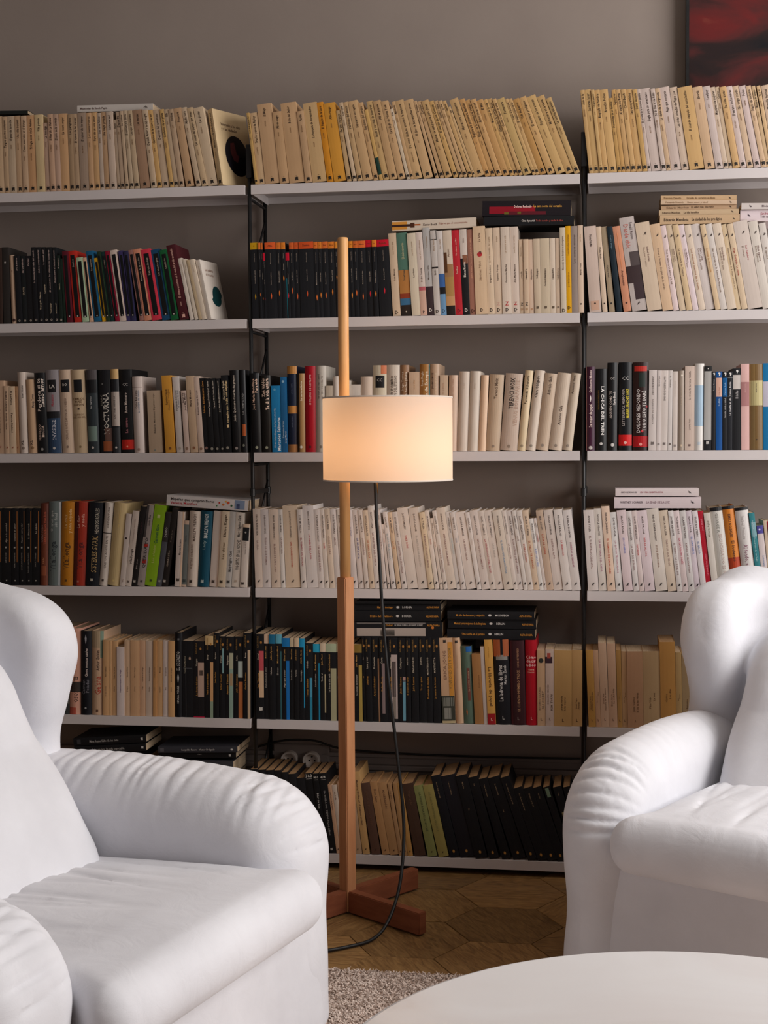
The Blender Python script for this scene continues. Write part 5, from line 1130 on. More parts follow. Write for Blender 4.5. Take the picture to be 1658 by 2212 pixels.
STACKS = {
(1,'L'): '''
-741.6,2131.4,96.6,10.0,-1.51|1C201E|
-500.8,2128.9,220.5,18.5,-0.81|D8CEC6|t,.04,.4,.5,.3,5A4038,Memorias de Sarah Papin;t,.88,.93,.5,.4,3A2A24,ch
''',
(2,'M'): '''
392.3,1771.8,229.6,26.9,1.08|D8C0A4|b,0,.18,.1,.9,CC8C38;b,0,.22,.38,.62,3A2018;b,.22,.27,.25,.75,4A2818;b,.27,.34,.45,.6,A85828;t,.37,.54,.5,.22,4A3830,Xavier Bosch;t,.56,.9,.55,.2,A87868,Pájaros que el conservatorio
641.1,1780.4,242.6,24.2,-1.10|131418|t,.42,.57,.5,.22,D8D0C8,César Aymerich;t,.58,.88,.5,.2,A04038,Todo se sabe y nadie lo dice
637.4,1806.2,237.6,41.1,-1.24|181218|b,.08,.6,.15,.62,8C0E22;b,.3,.72,.08,.3,5A1420;b,.25,.3,.1,.25,6A6020;b,.4,.44,.12,.28,6A6424;t,.36,.56,.62,.16,E8D0C8,Dolores Redondo;t,.58,.9,.64,.15,D8A040,La cara norte del corazón
''',
(2,'R'): '''
1109.6,1769.4,206.2,23.8,-0.59|C0945E|t,.05,.36,.5,.34,3A2818,Eduardo Mendoza;t,.4,.78,.52,.32,3A2818,La ciudad de los prodigios;c,.93,.5,6,3A2818
1107.7,1793.5,206.2,13.9,-0.54|C49E6C|t,.04,.27,.5,.4,5A4430,Eduardo Mendoza;t,.31,.5,.5,.4,5A4430,La isla inaudita;c,.92,.5,6,3A2818
1113.3,1807.5,195.0,12.4,-0.45|BE8E5E|t,.07,.37,.5,.4,6A4E34,Eduardo Mendoza;t,.4,.7,.5,.4,4A3018,EL AÑO DEL DILUVIO;c,.92,.5,6,3A2818
1112.1,1822.1,196.1,10.4,-1.48|CBA47C|t,.06,.3,.5,.4,8A6A4C,Fernanda Hoersch;t,.35,.62,.5,.4,8A6A4C,Entre amor y nivel;c,.92,.5,6,3A2818
1112.0,1832.7,196.1,13.3,-1.39|C6985E|t,.04,.27,.5,.4,7A5A34,Francisca Zamorín;t,.34,.72,.5,.4,7A5A34,Grande de corazón en llano;c,.91,.5,6,3A2818
1317.7,1772.7,186.1,28.8,-0.73|CFC0C4|c,.12,.55,8,3A2A34;t,.28,.5,.68,.22,A04858,Siri Hustvedt;t,.28,.5,.4,.22,5A4A50,Todo cuanto amé
1319.9,1803.0,180.1,16.4,-1.37|CDBCB8|c,.13,.5,7,3A2A34;t,.29,.5,.5,.32,5A4A50,Eloísa Ruiz
''',
(4,'L'): '''
-256.2,1022.1,235.8,30.3,-3.93|CFC4C0|t,.05,.59,.68,.26,3A3432,Mujeres que compran flores;t,.05,.38,.32,.26,B02838,Vanessa Montfort;b,.84,.96,.1,.95,7A8CA8;b,.86,.9,.15,.6,3A4468;d,.65,.6,5,B02018;d,.7,.45,7,C86A1C;d,.76,.65,8,C8481C;d,.8,.4,6,2A5A34;d,.62,.3,4,3A7A44;d,.73,.75,5,D89A20
''',
(4,'R'): '''
991.9,1015.2,228.9,30.1,0.15|D0C2C6|t,.07,.33,.55,.2,6A5C60,WHITNEY SCHARER;t,.37,.64,.55,.2,8A7078,LA EDAD DE LA LUZ;z,.9,.55,9,2A2428
994.8,1048.2,220.0,20.3,0.08|D0C4C4|t,.07,.26,.5,.22,6A5C60,NICOLE KRAUSS;t,.3,.57,.5,.22,A86870,EN UNA HABITACIÓN;z,.89,.5,8,2A2428
''',
(5,'M'): '''
279.2,654.7,246.6,43.2,0.71|121317|t,.36,.44,.82,.13,C88830,Dicker;t,.46,.78,.82,.1,B8B4B0,LA VERDAD SOBRE EL CASO HARRY QUEBERT;t,.83,.97,.8,.12,C88830,ALFAGUARA;b,.03,.81,.1,.62,B0A49C;b,.3,.46,.12,.55,2A2824;b,.03,.81,.93,.96,A8A09C;d,.89,.65,8,B86A20
280.2,699.4,240.8,28.9,0.61|121317|t,.18,.44,.52,.22,C88830,El Libro de los Baltimore;t,.55,.66,.52,.2,D0CCC8,DICKER;t,.83,.97,.5,.2,C88830,ALFAGUARA;o,.5,.52,8,D0CCC8
279.8,729.2,242.3,18.7,0.59|121317|t,.26,.44,.5,.3,C88830,Mañana, domingo;t,.55,.66,.5,.3,D0CCC8,LORIGA;t,.83,.97,.5,.28,C88830,ALFAGUARA;o,.5,.5,8,D0CCC8
285.0,748.7,235.1,8.0,0.50|0E0F12|
538.1,653.1,241.2,28.5,0.25|121317|t,.17,.43,.55,.22,C88830,Una noche en el paraíso;t,.54,.64,.55,.2,D0CCC8,BERLIN;t,.83,.97,.5,.2,C88830,ALFAGUARA;o,.49,.55,8,D0CCC8
539.9,683.1,242.0,26.6,-0.01|121317|t,.07,.43,.55,.24,C88830,Manual para mujeres de la limpieza;t,.55,.65,.55,.22,D0CCC8,BERLIN;t,.84,.97,.5,.2,C88830,ALFAGUARA;o,.49,.55,8,D0CCC8
539.4,710.2,238.0,21.8,0.06|121317|t,.1,.43,.5,.26,C88830,Mi año de descanso y relajación;t,.55,.71,.5,.26,D0CCC8,MOSHFEGH;t,.83,.97,.45,.24,C88830,ALFAGUARA;o,.49,.5,8,D0CCC8
''',
(6,'L'): '''
-540.2,304.8,215.0,21.6,4.04|121317|t,.25,.7,.5,.3,A8A4A0,Luis Landero La vida negociable;x,.95,.5,7,C8C4C0
-543.8,327.3,218.3,22.1,4.36|121317|t,.22,.62,.5,.3,A8A4A0,Mara Reyes Salto de los siete;x,.94,.5,7,C8C4C0;b,.05,.1,.2,.8,3A3A3E
-290.3,298.5,226.2,15.8,1.59|121317|t,.5,.7,.7,.2,A8A4A0,Otra;x,.92,.5,7,C8C4C0
-292.0,315.0,234.0,17.3,1.84|34353C|t,.3,.5,.5,.3,C0BCB8,Leopoldo Panero;t,.52,.72,.5,.3,C0BCB8,Víctor Delgado;o,.93,.5,7,C8C4C0;b,.03,.08,.2,.8,5A5A60
''',
}

def ordinal(i, n):
    return (ORD[i + 1] + ' from the left') if i < (n + 1) // 2 else (ORD[n - i] + ' from the right')

for (row, bay), data in BOOKS.items():
    lines = [l for l in data.split('\n') if l.strip()]
    n = len(lines)
    zs = SZ[row] + .0004
    for i, ln in enumerate(lines):
        num, hexc, sty, title, exs = (ln.split('|') + ['', '', '', ''])[:5]
        x, t, H, phi, yaw, D = (float(v) for v in num.split(','))
        x /= 1000; t /= 1000; H /= 1000; D /= 1000; phi = math.radians(phi)
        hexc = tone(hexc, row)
        hard = sty.startswith('h')
        if hard: sty = sty[1:]
        bulge = min(.22 * t, .006) if hard else min(.0008, .05 * t)
        extras = [e for e in exs.split(';') if e]
        y = .004 + random.uniform(-.0015, .0025)
        pm = M_PAGES_OLD if (row == 6 or colour_word(hexc) in ('mustard', 'brown')) else M_PAGES
        kind = 'hardback_book' if hard else 'slim_paperback' if t < .0125 else 'paperback'
        o, curve = book_mesh(kind, t, H, D, bulge, min(.0022 if hard else .0006, .2 * t), paper(hexc, .42 if hard else .55), pm, .003 if hard else .0008)
        c, s = math.cos(phi), math.sin(phi)
        if phi <= 0: loc = (x + t / 2 * c, y, zs - t / 2 * s)
        else: loc = (x + t * s * s / c + t / 2 * c, y, zs + t / 2 * s)
        o.location = loc; o.rotation_euler = (0, phi, -math.radians(yaw))
        dec = Decor(t, H, curve)
        style_decor(dec, sty, title, extras, i)
        dec.build(o)
        if yaw:     # the two end books turned so that the front cover shows
            dark, k0 = ('15131A', .42) if row == 1 else ('123C40', .38)
            pts = [(.34 * D * math.cos(a * math.pi / 12), .27 * H * math.sin(a * math.pi / 12)) for a in range(24)]
            if row == 2: pts = [(px * .8 + (.008 if pz > 0 else 0), pz * (.75 if pz > 0 else .55)) for px, pz in pts]
            V = [(t / 2 + .0003, D * .56, H * k0)] + [(t / 2 + .0003, D * .56 + px, H * k0 + pz) for px, pz in pts]
            mesh_obj('cover_picture', V, [(0, 1 + q, 1 + (q + 1) % 24) for q in range(24)], paper(dark, .4), o)
            if row == 1:
                V2 = [(t / 2 + .0005, D * a, H * b_) for a, b_ in ((.40, .58), (.52, .60), (.55, .45), (.62, .42), (.55, .33), (.44, .36), (.38, .46))]
                mesh_obj('cover_face', V2, [tuple(range(7))], paper('5A2A30', .4), o)
            rows_ = (('Itinerario a los ríos', .80), ('y a las ciudades', .74)) if row == 1 else (('Las palabras', .82), ('de la noche', .74))
            for tx, vz in rows_:
                V3, F3, wd = layout(tx); sc = min(.010, D * .72 / wd)
                mesh_obj('cover_lettering', [(t / 2 + .0004, D * .2 + a * sc, H * vz + b_ * sc * 1.2) for a, b_ in V3], F3, flat('4A2A1C' if row == 1 else '9A7A6A'), o)
        size = 'slim' if t < .0125 else 'thick' if t > .026 else 'medium'
        lab = '%s %s %s, %s on the %s shelf, %s bay' % (size, colour_word(hexc), 'hardback' if hard else 'paperback', ordinal(i, n), LEV[row], BN[bay])
        tag(o, lab, kind.replace('_', ' ').replace(' book', ''), 'books standing on the %s shelf, %s bay' % (LEV[row], BN[bay]))

# books lying flat
def flat_book(x, z, L, th, ang, hexc, exs, yy=.006, D=.14, label='', group=''):
    o, curve = book_mesh('flat_lying_book', th, L, D, min(.0008, .05 * th), min(.0008, .2 * th), paper(hexc, .5), M_PAGES, .0012)
    # local z (along the spine) to world +x, local x (thickness) to world -z  -> lying on its side
    a = math.radians(ang)
    ex = Vector((math.cos(a), 0, math.sin(a))); up = Vector((-math.sin(a), 0, math.cos(a)))
    o.matrix_world = Matrix(((-up.x, 0, ex.x, x + up.x * th / 2), (-up.y, 1, ex.y, yy), (-up.z, 0, ex.z, z + up.z * th / 2), (0, 0, 0, 1)))
    dec = Decor(th, L, curve)
    for e in exs.split(';'):
        q = e.split(',', 6)
        if q[0] == 't':
            u0_, u1_, c, h = (float(v) for v in q[1:5])
            # reading left to right with the tops of the letters up
            V, Fc, wd = layout(q[6]); Ls = (u1_ - u0_) * L; sx = Ls / wd; sy = min(h * th / CAP, sx * 2)
            sx = min(sx, sy * 1.3)
            dec.add('lettering', flat(q[5], .6), [(-((b_ - CAP / 2) * sy + (c - .5) * th), u0_ * L + a_ * sx) for a_, b_ in V], Fc, .00045)
        elif q[0] == 'b':
            dec.panel(float(q[1]), float(q[2]), 1 - float(q[4]), 1 - float(q[3]), q[5], .0003)
        elif q[0] in 'dczox' and len(q) >= 5:
            dec.emblem({'d': 'disc', 'c': 'liz', 'z': 'liz', 'o': 'sun', 'x': 'sq'}[q[0]], float(q[1]), 1 - float(q[2]), float(q[3]), q[4])
    dec.build(o)
    tag(o, label, 'flat book', group)
    return o
FLAB = {(1, 'L'): ['thin black book lying flat above the upper left paperbacks', 'off-white book lying flat on the upper left paperbacks'],
    (2, 'M'): ['cream flat book with a dark clarinet drawn on its spine', 'black flat book under the red and black one, second shelf', 'thick black and red book, uppermost of its pair on the second shelf'],
    (2, 'R'): ['thick tan flat book, lowest of the five-book pile', 'tan flat book second from the bottom of the five-book pile', 'brown flat book in the middle of the five-book pile', 'pale tan flat book second from the top of the five-book pile', 'tan flat book on top of the five-book pile', 'thick off-white flat book beside the five-book pile at the right edge', 'off-white flat book on top of another at the right edge'],
    (4, 'L'): ['white flat book with orange flowers on its spine, fourth shelf'],
    (4, 'R'): ['thicker white flat book, lower of the pair above the right chair', 'thinner white flat book, upper of the pair above the right chair'],
    (5, 'M'): ['thick black flat book with a pale picture panel on its spine', 'black flat book right above the one with the pale panel', 'black flat book second from top of the left black pile', 'very thin black flat book topping the left black pile', 'black flat book, lowest of the right black pile on the fifth shelf', 'black flat book in the middle of the right black pile', 'black flat book on top of the right black pile'],
    (6, 'L'): ['black flat book below the top one behind the left chair', 'black flat book on top of the pile behind the left chair', 'black flat book under the grey one behind the left chair', 'charcoal grey flat book lying behind the left chair arm']}
for (row, bay), data in STACKS.items():
    for i, ln in enumerate([l for l in data.split('\n') if l.strip()]):
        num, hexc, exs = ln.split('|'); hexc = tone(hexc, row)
        x, z, L, th, ang = (float(v) for v in num.split(','))
        flat_book(x / 1000, z / 1000, L / 1000, th / 1000 * .985, ang, hexc, exs, .006 + .004 * (i % 3), .15 if row in (5, 6) else .14, FLAB[(row, bay)][i], 'books lying flat on other books')
# the rest of the two piles behind the left armchair, down to the bottom shelf
for k, (x0, zt, hexc) in enumerate(((-.54, .302, '1C1D22'), (-.29, .296, '2A2A30'))):
    z = SZ[6] + .0006; nb = 6; th = (zt - z) / nb
    for j in range(nb):
        flat_book(x0 + random.uniform(-.004, .004), z + j * th, .215, th * .985, 0, ('1C1D22', '3A2A26', '26303A', 'B09A80', '202024', '3A3A40')[j], '', .008, .15,
                  '%s book lying flat in the %s pile behind the left chair, number %s from below' % (colour_word(('1C1D22', '3A2A26', '26303A', 'B09A80', '202024', '3A3A40')[j]), ('left', 'right')[k], ('one', 'two', 'three', 'four', 'five', 'six')[j]), 'books lying flat on other books')

# ------------------------------------------------------------------ wall sockets and cable behind the bottom shelf
sk = empty('wall_socket', (.082, WY - .016, .263)); tag(sk, 'pale double wall socket behind the bottom shelf books', 'socket')
bevel_box('back_plate', -.085, .085, 0, .0155, -.042, .042, M_BASE, sk, .006, 3)
for k, dx in enumerate((-.033, .033)):
    verts, faces = [], []
    prof = [(.014, -.004), (.017, -.004), (.019, -.022), (.0235, -.024), (.0245, -.018), (.0245, 0)]
    nn = 28
    for r, d in prof:
        for q in range(nn):
            a = 2 * math.pi * q / nn; verts.append((dx + r * math.cos(a), d, r * math.sin(a)))
    for i in range(len(prof) - 1):
        for q in range(nn): faces.append((i * nn + q, i * nn + (q + 1) % nn, (i + 1) * nn + (q + 1) % nn, (i + 1) * nn + q))
    faces.append(tuple(range(nn)))
    c = mesh_obj('socket_cup', verts, faces, M_PLASTIC, sk, smooth=False)
    for hxo, hz in (((-.006, .0), (.006, 0)) if k == 0 else ((-.008, -.004), (.008, -.004), (0, .008))):
        V = [(dx + hxo + .0028 * math.cos(q * math.pi / 6), -.0045, hz + .0028 * math.sin(q * math.pi / 6)) for q in range(12)]
        mesh_obj('pin_hole', V, [tuple(range(12))[::-1]], flat('0A0808'), c)
cb = tube('wall_cable', [(-.05, WY - .026, .296), (.0, WY - .028, .312), (.06, WY - .03, .322), (.13, WY - .03, .320), (.2, WY - .028, .300), (.35, WY - .028, .290), (.6, WY - .028, .2865), (.9, WY - .028, .288)], .003, M_CABLE, smooth_curve=True)
tag(cb, 'thin black cable running along the wall above the baseboard', 'cable')

# ------------------------------------------------------------------ floor lamp
LX, LY = .3185, -.345
lamp = empty('floor_lamp', (LX, LY, 0)); tag(lamp, 'wooden floor lamp with a white drum shade on a cross foot', 'lamp')
LA = math.radians(-36)
def rbox(name, a0, a1, hw, z0, z1, ang, mat, r=.002):
    bm = bmesh.new(); vs_ = [bm.verts.new(p) for p in box(a0, a1, -hw, hw, z0, z1)[0]]
    for f in box(0, 1, 0, 1, 0, 1)[1]: bm.faces.new([vs_[i] for i in f])
    bmesh.ops.bevel(bm, geom=bm.edges[:], offset=r, segments=2, affect='EDGES')
    bm.transform(Matrix.Rotation(ang, 4, 'Z'))
    return bm_obj(name, bm, mat, lamp)
for k in range(4):
    rbox('foot_arm', .0155, .262 if k % 2 == 0 else .25, .0135, .004, .058, LA + k * math.pi / 2, M_CHERRY_D)
rbox('square_post', -.0158, .0158, .0158,   .004, .858, LA, M_CHERRY)
tube('round_pole', [(0, 0, .856), (0, 0, 1.703), (0, 0, 1.708)], [.0135, .0135, .0118], M_BEECH, lamp, 24)
SX, SYo, SZ0, SZ1, SR = .112, -.012, 1.102, 1.310, .1615
def shade_mat():
    m, n, l, b = new_mat('white_cotton_shade')
    n.remove(b)
    out = n['Material Output']
    df = n.new('ShaderNodeBsdfDiffuse'); df.inputs[0].default_value = (.80, .74, .68, 1)
    tr = n.new('ShaderNodeBsdfTranslucent'); tr.inputs[0].default_value = (.84, .66, .47, 1)
    mx = n.new('ShaderNodeMixShader'); mx.inputs[0].default_value = .5
    l.new(df.outputs[0], mx.inputs[1]); l.new(tr.outputs[0], mx.inputs[2]); l.new(mx.outputs[0], out.inputs[0])
    tc = n.new('ShaderNodeTexCoord'); nz = n.new('ShaderNodeTexNoise'); nz.inputs['Scale'].default_value = 500
    l.new(tc.outputs['Object'], nz.inputs['Vector'])
    bp = n.new('ShaderNodeBump'); bp.inputs['Strength'].default_value = .1; bp.inputs['Distance'].default_value = .0008
    l.new(nz.outputs['Fac'], bp.inputs['Height']); l.new(bp.outputs[0], df.inputs['Normal'])
    return m
M_SHADE = shade_mat()
sv, sf = [], []
nn = 72
for z in (SZ0, SZ1):
    for q in range(nn):
        a = 2 * math.pi * q / nn; sv.append((SX + SR * math.cos(a), SYo + SR * math.sin(a), z))
for q in range(nn): sf.append((q, (q + 1) % nn, nn + (q + 1) % nn, nn + q))
shade = mesh_obj('lamp_shade', sv, sf, M_SHADE, lamp, smooth=True)
for z in (SZ0, SZ1 - .004):
    lathe('shade_ring', [(SR + .0005, 0), (SR + .0012, .002), (SR + .0005, .004), (SR - .0012, .004), (SR - .0012, 0)], flat('D8CCC0', .7), shade, 72, (SX, SYo, z), closed=True)
# carrier arm, socket and bulb inside the shade
tube('carrier_arm', [(0, 0, 1.262), (.05, -.005, 1.262), (SX, SYo, 1.262)], .006, M_BEECH, lamp, 12)
for a in (.4, 2.2, 3.5):
    tube('shade_spoke', [(SX, SYo, 1.262), (SX + (SR - .003) * math.cos(a), SYo + (SR - .003) * math.sin(a), 1.262)], .0015, M_BRASS, lamp, 6)
lathe('bulb_socket', [(.012, 0), (.018, .004), (.018, .042), (.010, .048)], M_BRASS, lamp, 20, (SX, SYo, 1.216))
def bulb_mat():
    m, n, l, b = new_mat('lit_bulb')
    b.inputs['Base Color'].default_value = (.9, .85, .8, 1)
    b.inputs['Emission Color'].default_value = (1, .62, .36, 1); b.inputs['Emission Strength'].default_value = 34
    return m
lathe('bulb', [(.008, .046), (.014, .036), (.026, .018), (.030, 0), (.022, -.022), (.008, -.030)], bulb_mat(), lamp, 20, (SX, SYo, 1.176))
# pull rod and flex
tube('pull_rod', [(SX - .03, SYo, 1.11), (SX - .028, SYo, 1.07)], .0028, M_BRASS, lamp, 8)
tube('flex', [(.081, -.02, 1.10), (.0845, -.02, 1.0), (.089, -.02, .93), (.099, -.025, .76), (.113, -.03, .60), (.131, -.03, .44), (.148, -.035, .28), (.152, -.055, .19), (.147, -.10, .10), (.128, -.155, .035), (.10, -.21, .008), (.05, -.265, .006), (-.03, -.315, .006), (-.12, -.335, .006)], .0042, M_CABLE, lamp, 10, smooth_curve=True)

# ------------------------------------------------------------------ upholstered armchairs (soft solids meshed from distance fields)
def nets(fn, lo, hi, h):
    """surface nets: a smooth quad mesh of fn = 0"""
    n = [int(math.ceil((b - a) / h)) + 1 for a, b in zip(lo, hi)]
    ax = [lo[i] + h * np.arange(n[i]) for i in range(3)]
    X, Y, Zg = np.meshgrid(*ax, indexing='ij')
    v = fn(X, Y, Zg).astype(np.float64)
    ins = v < 0
    nc = [k - 1 for k in n]
    acc = np.zeros((*nc, 3)); cntc = np.zeros(nc)
    corners = [(i, j, k) for i in (0, 1) for j in (0, 1) for k in (0, 1)]
    def sl(a, c): return a[c[0]:c[0] + nc[0], c[1]:c[1] + nc[1], c[2]:c[2] + nc[2]]
    for a in corners:
        for d in range(3):
            if a[d]: continue
            b = list(a); b[d] = 1; b = tuple(b)
            va, vb = sl(v, a), sl(v, b)
            cr = sl(ins, a) != sl(ins, b)
            t = np.where(cr, va / np.where(cr, va - vb, 1), 0)
            for q in range(3):
                acc[..., q] += np.where(cr, a[q] + (t if q == d else 0), 0)
            cntc += cr
    act = cntc > 0
    ids = -np.ones(nc, int); ids[act] = np.arange(act.sum())
    base = np.argwhere(act)
    P = (acc[act] / cntc[act][:, None] + base) * h + np.array(lo)
    quads = []
    for d in range(3):
        o1, o2 = [(1, 2), (2, 0), (0, 1)][d]
        s0 = [slice(None)] * 3; s1 = [slice(None)] * 3
        s0[d] = slice(0, n[d] - 1); s1[d] = slice(1, n[d])
        e = ins[tuple(s0)] != ins[tuple(s1)]
        pos = np.argwhere(e)
        m = (pos[:, o1] > 0) & (pos[:, o2] > 0) & (pos[:, o1] < n[o1] - 1) & (pos[:, o2] < n[o2] - 1)
        pos = pos[m]
        def cid(a, b):
            q = pos.copy(); q[:, o1] -= a; q[:, o2] -= b
            return ids[q[:, 0], q[:, 1], q[:, 2]]
        Q = np.stack([cid(1, 1), cid(0, 1), cid(0, 0), cid(1, 0)], 1)
        flip = ~ins[pos[:, 0], pos[:, 1], pos[:, 2]]
        Q[flip] = Q[flip][:, ::-1]
        quads.append(Q)
    return P, np.concatenate(quads)

def net_obj(name, fn, lo, hi, h, mat, parent):
    P, Q = nets(fn, lo, hi, h)
    me = bpy.data.meshes.new(name)
    me.vertices.add(len(P)); me.vertices.foreach_set('co', P.ravel())
    me.loops.add(Q.size); me.loops.foreach_set('vertex_index', Q.ravel())
    me.polygons.add(len(Q)); me.polygons.foreach_set('loop_start', np.arange(0, Q.size, 4)); me.polygons.foreach_set('loop_total', np.full(len(Q), 4))
    me.update(calc_edges=True); me.validate()
    me.polygons.foreach_set('use_smooth', [True] * len(me.polygons))
    me.materials.append(mat)
    o = bpy.data.objects.new(name, me); COL.objects.link(o); o.parent = parent
    return o

def smin(a, b, k):
    h = np.clip(.5 + .5 * (b - a) / k, 0, 1); return b * (1 - h) + a * h - k * h * (1 - h)
def smax(a, b, k): return -smin(-a, -b, k)
def rint(d1, d2, r):        # rounded intersection of two half solids
    a, b = np.maximum(d1 + r, 0), np.maximum(d2 + r, 0)
    return np.minimum(np.maximum(d1, d2), -r) * ((d1 < -r) & (d2 < -r)) + (np.sqrt(a * a + b * b) - r) * ~((d1 < -r) & (d2 < -r))
def rrect(x, z, x0, x1, z0, z1, r):
    cx, cz, hx_, hz = (x0 + x1) / 2, (z0 + z1) / 2, (x1 - x0) / 2 - r, (z1 - z0) / 2 - r
    qx, qz = np.abs(x - cx) - hx_, np.abs(z - cz) - hz
    return np.sqrt(np.maximum(qx, 0) ** 2 + np.maximum(qz, 0) ** 2) + np.minimum(np.maximum(qx, qz), 0) - r
def sstep(a, b, x):
    t = np.clip((x - a) / (b - a), 0, 1); return t * t * (3 - 2 * t)

def make_armchair(loc, ang, label, AL, seed, AC=.405, sc=1, ah=0, thin=0, pleat=1, square=0, yw0=.29, s0=.262, s1=.385, tilt=0):
    """local frame: +x forward, y lateral, z up; x = 0 at the front of the wings"""
    rng = np.random.RandomState(seed)
    root = empty('armchair', loc, (0, 0, ang)); root.scale = (sc, sc, sc); tag(root, label, 'armchair', 'white slipcovered wing armchairs')
    fx_ = np.cumsum(rng.uniform(.018, .046, 40)) - .04
    folds = [(x, rng.uniform(.15, 1.15) * pleat, rng.uniform(.004, .009), rng.uniform(-.5, .05)) for x in fx_ if x < AL - .05]
    fa_ = np.cumsum(rng.uniform(.09, .26, 20))
    fan = [(a, rng.uniform(.3, 1.2), rng.uniform(.018, .04), rng.uniform(.2, .9)) for a in fa_ if a < 1.5]
    def arm(side):
        def f(x, y, z):
            l = (y - side * AC)
            out = l * side                      # + outwards
            # side outline: long body with a big round shoulder at the front
            zt = .552 + ah - .02 * sstep(0, AL, x) + .012 * np.sin(np.clip((x + .05) / AL, 0, 1) * math.pi)
            d1 = rrect(x, z, -.24, AL, -.25, .55, .19) - (zt - .55)
            d1 = smax(d1, .012 - z, .01)
            # plan: swells towards the top, leans in a little at the foot
            half = .112 - thin + .018 * sstep(.15, .42, z) - .012 * sstep(.45, .0, z) * 0
            wid = np.abs(l - .012 * side * sstep(.4, .0, z)) - half
            d = rint(d1, wid, .095)
            d = smax(d, .012 - z, .012)
            # gathers along the crest
            crest = sstep(.40, .52, z) * sstep(.05, .0, np.abs(d))
            inner = sstep(.11, .02, np.abs(l + side * .03))
            g = 0
            for fx, am, w_, sl_ in folds:
                u = x - fx + (z - .5) * sl_ + out * .25
                g = g + am * np.exp(-(u / w_) ** 2)
            d = d + .0080 * g * crest * (.25 + .75 * inner)
            # fan of pleats round the front shoulder
            th = np.arctan2(z - .36, x - (AL - .19)); rr = np.sqrt((z - .36) ** 2 + (x - AL + .19) ** 2)
            g = 0
            for a, am, wf, sk_ in fan: g = g + am * np.exp(-((th - a + out * sk_) / wf) ** 2)
            d = d + .0085 * g * sstep(.09, .16, rr) * sstep(.03, -.03, out - .06) * sstep(.12, .0, -out - .02)
            # slack drape on the flat of the panel
            d = d + .003 * np.sin(z * 23 + x * 9 + seed) * np.sin(x * 17 - z * 7) * sstep(.45, .25, z)
            return d
        net_obj('arm', f, (-.28, side * AC - .17, -.02), (AL + .03, side * AC + .17, .60), .0062, M_FABRIC, root)
    arm(1); arm(-1)
    # back with wings
    def wing_x(z):           # forward edge of the wing by height
        zz = np.linspace(0, 1, 101); c = np.interp(zz, [.0, .40, .50, .57, .64, .74, .82, .87, .90], [.10, .02, -.03, -.035, .0, .03, .01 + .012 * square, -.04 + .035 * square, -.12 + .06 * square]); k = np.exp(-(np.arange(-8, 9) / 3.2) ** 2); c = np.convolve(np.pad(c, 8, 'edge'), k / k.sum(), 'valid')
        return np.interp(z, zz, c)
    def back(x, y, z):
        ay = np.abs(y)
        w1 = rrect(x, z, -.30, .04, -.2, .905 - .02 * sstep(.2, .45, ay), .10)
        wx = x - wing_x(z)
        side = rint(smax(w1, wx, .05), np.abs(ay - (AC + .0 - .02 * sstep(.5, .7, z))) - .06 - .015 * sstep(.55, .75, z), .055)
        lean = x - (-.10 - .22 * (z - .4))
        slab = rint(rrect(x - (-.19 - .16 * (z - .4)), z, -.095, .095, -.2, .905, .085), ay - (AC + .03), .07)
        d = smin(side, slab, .09)
        d = smax(d, .03 - z, .01)
        d = d + .004 * np.sin(y * 26 + z * 4 + seed) * sstep(.5, .7, z) + .003 * np.sin(z * 31 + y * 13)
        return d
    def cushion_back(x, y, z):
        c = .128 - .74 * (z - .36) + .37 * np.maximum(z - .6, 0)
        t = .115 + .03 * np.cos(np.clip((z - .52) / .2, -1, 1) * 1.3)
        d = rint(np.abs(x - (c - .02)) - t, rrect(y, z, -(yw0 - .012), yw0 - .012, .30, .80, .11), .10)
        return d + .0035 * np.sin(z * 28 + y * 9 + seed) * np.sin(y * 15)
    net_obj('backrest', lambda x, y, z: smin(back(x, y, z), cushion_back(x, y, z), .045), (-.52, -.54, -.02), (.36, .54, .96), .010, M_FABRIC, root)
    SFx = AL + .032
    def seat(x, y, z):
        crown = .022 * np.cos(np.clip(y / .3, -1, 1) * 1.4) * np.cos(np.clip((x - .25) / .4, -1, 1) * 1.2)
        zz = z - crown * sstep(s0 + .01, s1, z) + tilt * np.clip((AL - .12 - x) / .45, 0, 1)
        yw = yw0 + .035 * sstep(AL - .10, AL, x)
        d = rint(rrect(x, zz, -.15, SFx, s0, s1, .06), np.abs(y) - yw, .05)
        wr = 0
        for k in range(13):
            b0 = -.25 + k * .043; am = .35 + .65 * abs(math.sin(k * 2.3 + seed)); wk = .005 + .005 * abs(math.sin(k * 1.3))
            u = y - b0 + .10 * (x - .1) * math.sin(k * 1.9 + seed) + .9 * b0 * np.maximum(x - .12, 0) ** 2 + .010 * np.sin(x * 11 + k)
            wr = wr + am * np.exp(-(u / wk) ** 2) * sstep(.02 + .03 * (k % 3), .16, x) * sstep(.62 - .05 * (k % 4), .34, x)
        d = d + .0060 * wr * sstep(s1 - .05, s1 - .01, z)
        return d
    net_obj('seat_cushion', seat, (-.18, -.40, s0 - .03), (AL + .07, .40, s1 + .06), .008, M_FABRIC, root)
    def skirt(x, y, z):
        flare = .012 * sstep(.2, .0, z)
        d = rint(rrect(x, y, -.24, AL - .045 + 0 * x, -(AC + .05), AC + .05, .05) - flare, np.abs(z - (.012 + s0 + .01) / 2) - (s0 - .002) / 2, .012)
        return d + .003 * np.sin(y * 19 + z * 11 + seed) * sstep(.25, .1, z) + .004 * np.exp(-((np.abs(y) - .27) / .01) ** 2) * sstep(.02, -.02, d)
    net_obj('skirt', skirt, (-.42, -.54, -.02), (AL + .03, .54, s0 + .05), .0105, M_FABRIC, root)
    return root

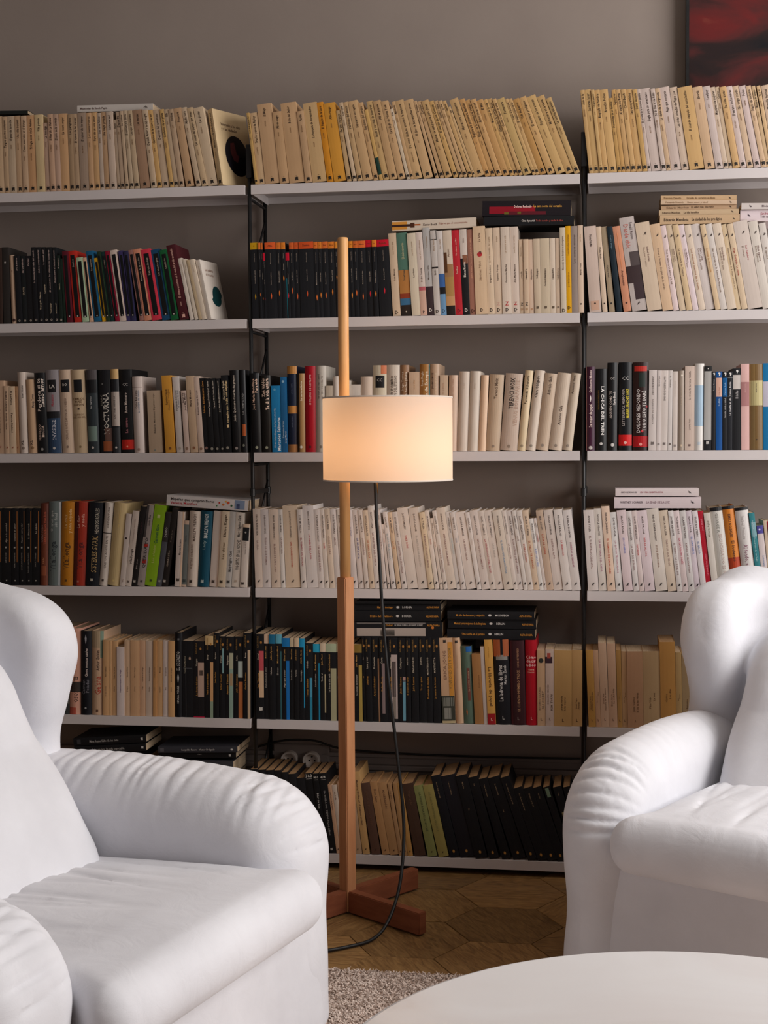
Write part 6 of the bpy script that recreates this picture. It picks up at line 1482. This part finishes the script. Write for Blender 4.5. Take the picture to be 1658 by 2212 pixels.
eL = (.9624, -.2715)
make_armchair((-.3049, -1.3772, .001), math.atan2(eL[1], eL[0]), 'white slipcovered wing armchair at the left, facing right, beside the lamp', .648, 3, AC=.43, ah=-.024, yw0=.318, tilt=.028)
eR = (-.49, -.872); nR = (.872, -.49)
make_armchair((-.235 * eR[0] + 1.60 * nR[0], -.235 * eR[1] + 1.60 * nR[1], .001), math.atan2(eR[1], eR[0]), 'white slipcovered wing armchair at the right, behind the marble table', .57, 11, AC=.392, sc=.955, thin=.036, ah=.015, pleat=.25, square=1, s0=.31, s1=.435)

# ------------------------------------------------------------------ rug and coffee table
rug = empty('shaggy_rug', (.6, -1.9, 0)); tag(rug, 'beige shaggy wool rug on the parquet under the table', 'rug')
bevel_box('rug_backing', -1.5, 1.0, -1.1, 1.135, .0008, .006, M_RUG, rug, .002)
rs = np.random.RandomState(5)
N = 70000
px = rs.uniform(-.48, .62, N); py = 1.137 - rs.uniform(0, 1, N) ** 1.0 * .62
ln_ = rs.uniform(.006, .011, N); lx_, ly_ = rs.normal(0, .0035, N), rs.normal(0, .0035, N); wd_ = rs.uniform(.0018, .0034, N); an = rs.uniform(0, math.pi, N)
base = np.stack([px, py, np.full(N, .005)], 1)
dirv = np.stack([np.cos(an) * wd_, np.sin(an) * wd_, np.zeros(N)], 1)
tip = base + np.stack([lx_ * 1.6, ly_ * 1.6, ln_ * .8], 1)
midp = base + np.stack([lx_ * .4, ly_ * .4, ln_ * .6], 1)
V = np.stack([base - dirv, base + dirv, midp + dirv * .9, midp - dirv * .9, tip], 1).reshape(-1, 3)
k5 = np.arange(N) * 5
me = bpy.data.meshes.new('wool_pile')
loops = np.concatenate([np.stack([k5, k5 + 1, k5 + 2, k5 + 3], 1).ravel(), np.stack([k5 + 3, k5 + 2, k5 + 4], 1).ravel()])
me.vertices.add(len(V)); me.vertices.foreach_set('co', V.ravel())
me.loops.add(len(loops)); me.loops.foreach_set('vertex_index', loops)
me.polygons.add(2 * N)
me.polygons.foreach_set('loop_start', np.concatenate([np.arange(N) * 4, N * 4 + np.arange(N) * 3])); me.polygons.foreach_set('loop_total', np.concatenate([np.full(N, 4), np.full(N, 3)]))
me.update(calc_edges=True); me.materials.append(M_RUG)
pile = bpy.data.objects.new('wool_pile', me); COL.objects.link(pile); pile.parent = rug; pile['kind'] = 'stuff'

tb = empty('coffee_table', (1.102, -2.124, 0)); tag(tb, 'round white marble coffee table in the lower right foreground', 'table')
R = .4994
lathe('marble_top', [(R - .012, .372), (R - .004, .376), (R, .386), (R, .392), (R - .003, .398), (R - .009, .400)], M_MARBLE, tb, 128)
lathe('pedestal', [(.035, .02), (.03, .06), (.028, .3), (.05, .36), (.12, .3725)], flat('D0CCC8', .4), tb, 40)
lathe('table_foot', [(.24, .007), (.245, .010), (.24, .016), (.12, .022), (.04, .03)], flat('D0CCC8', .4), tb, 48)
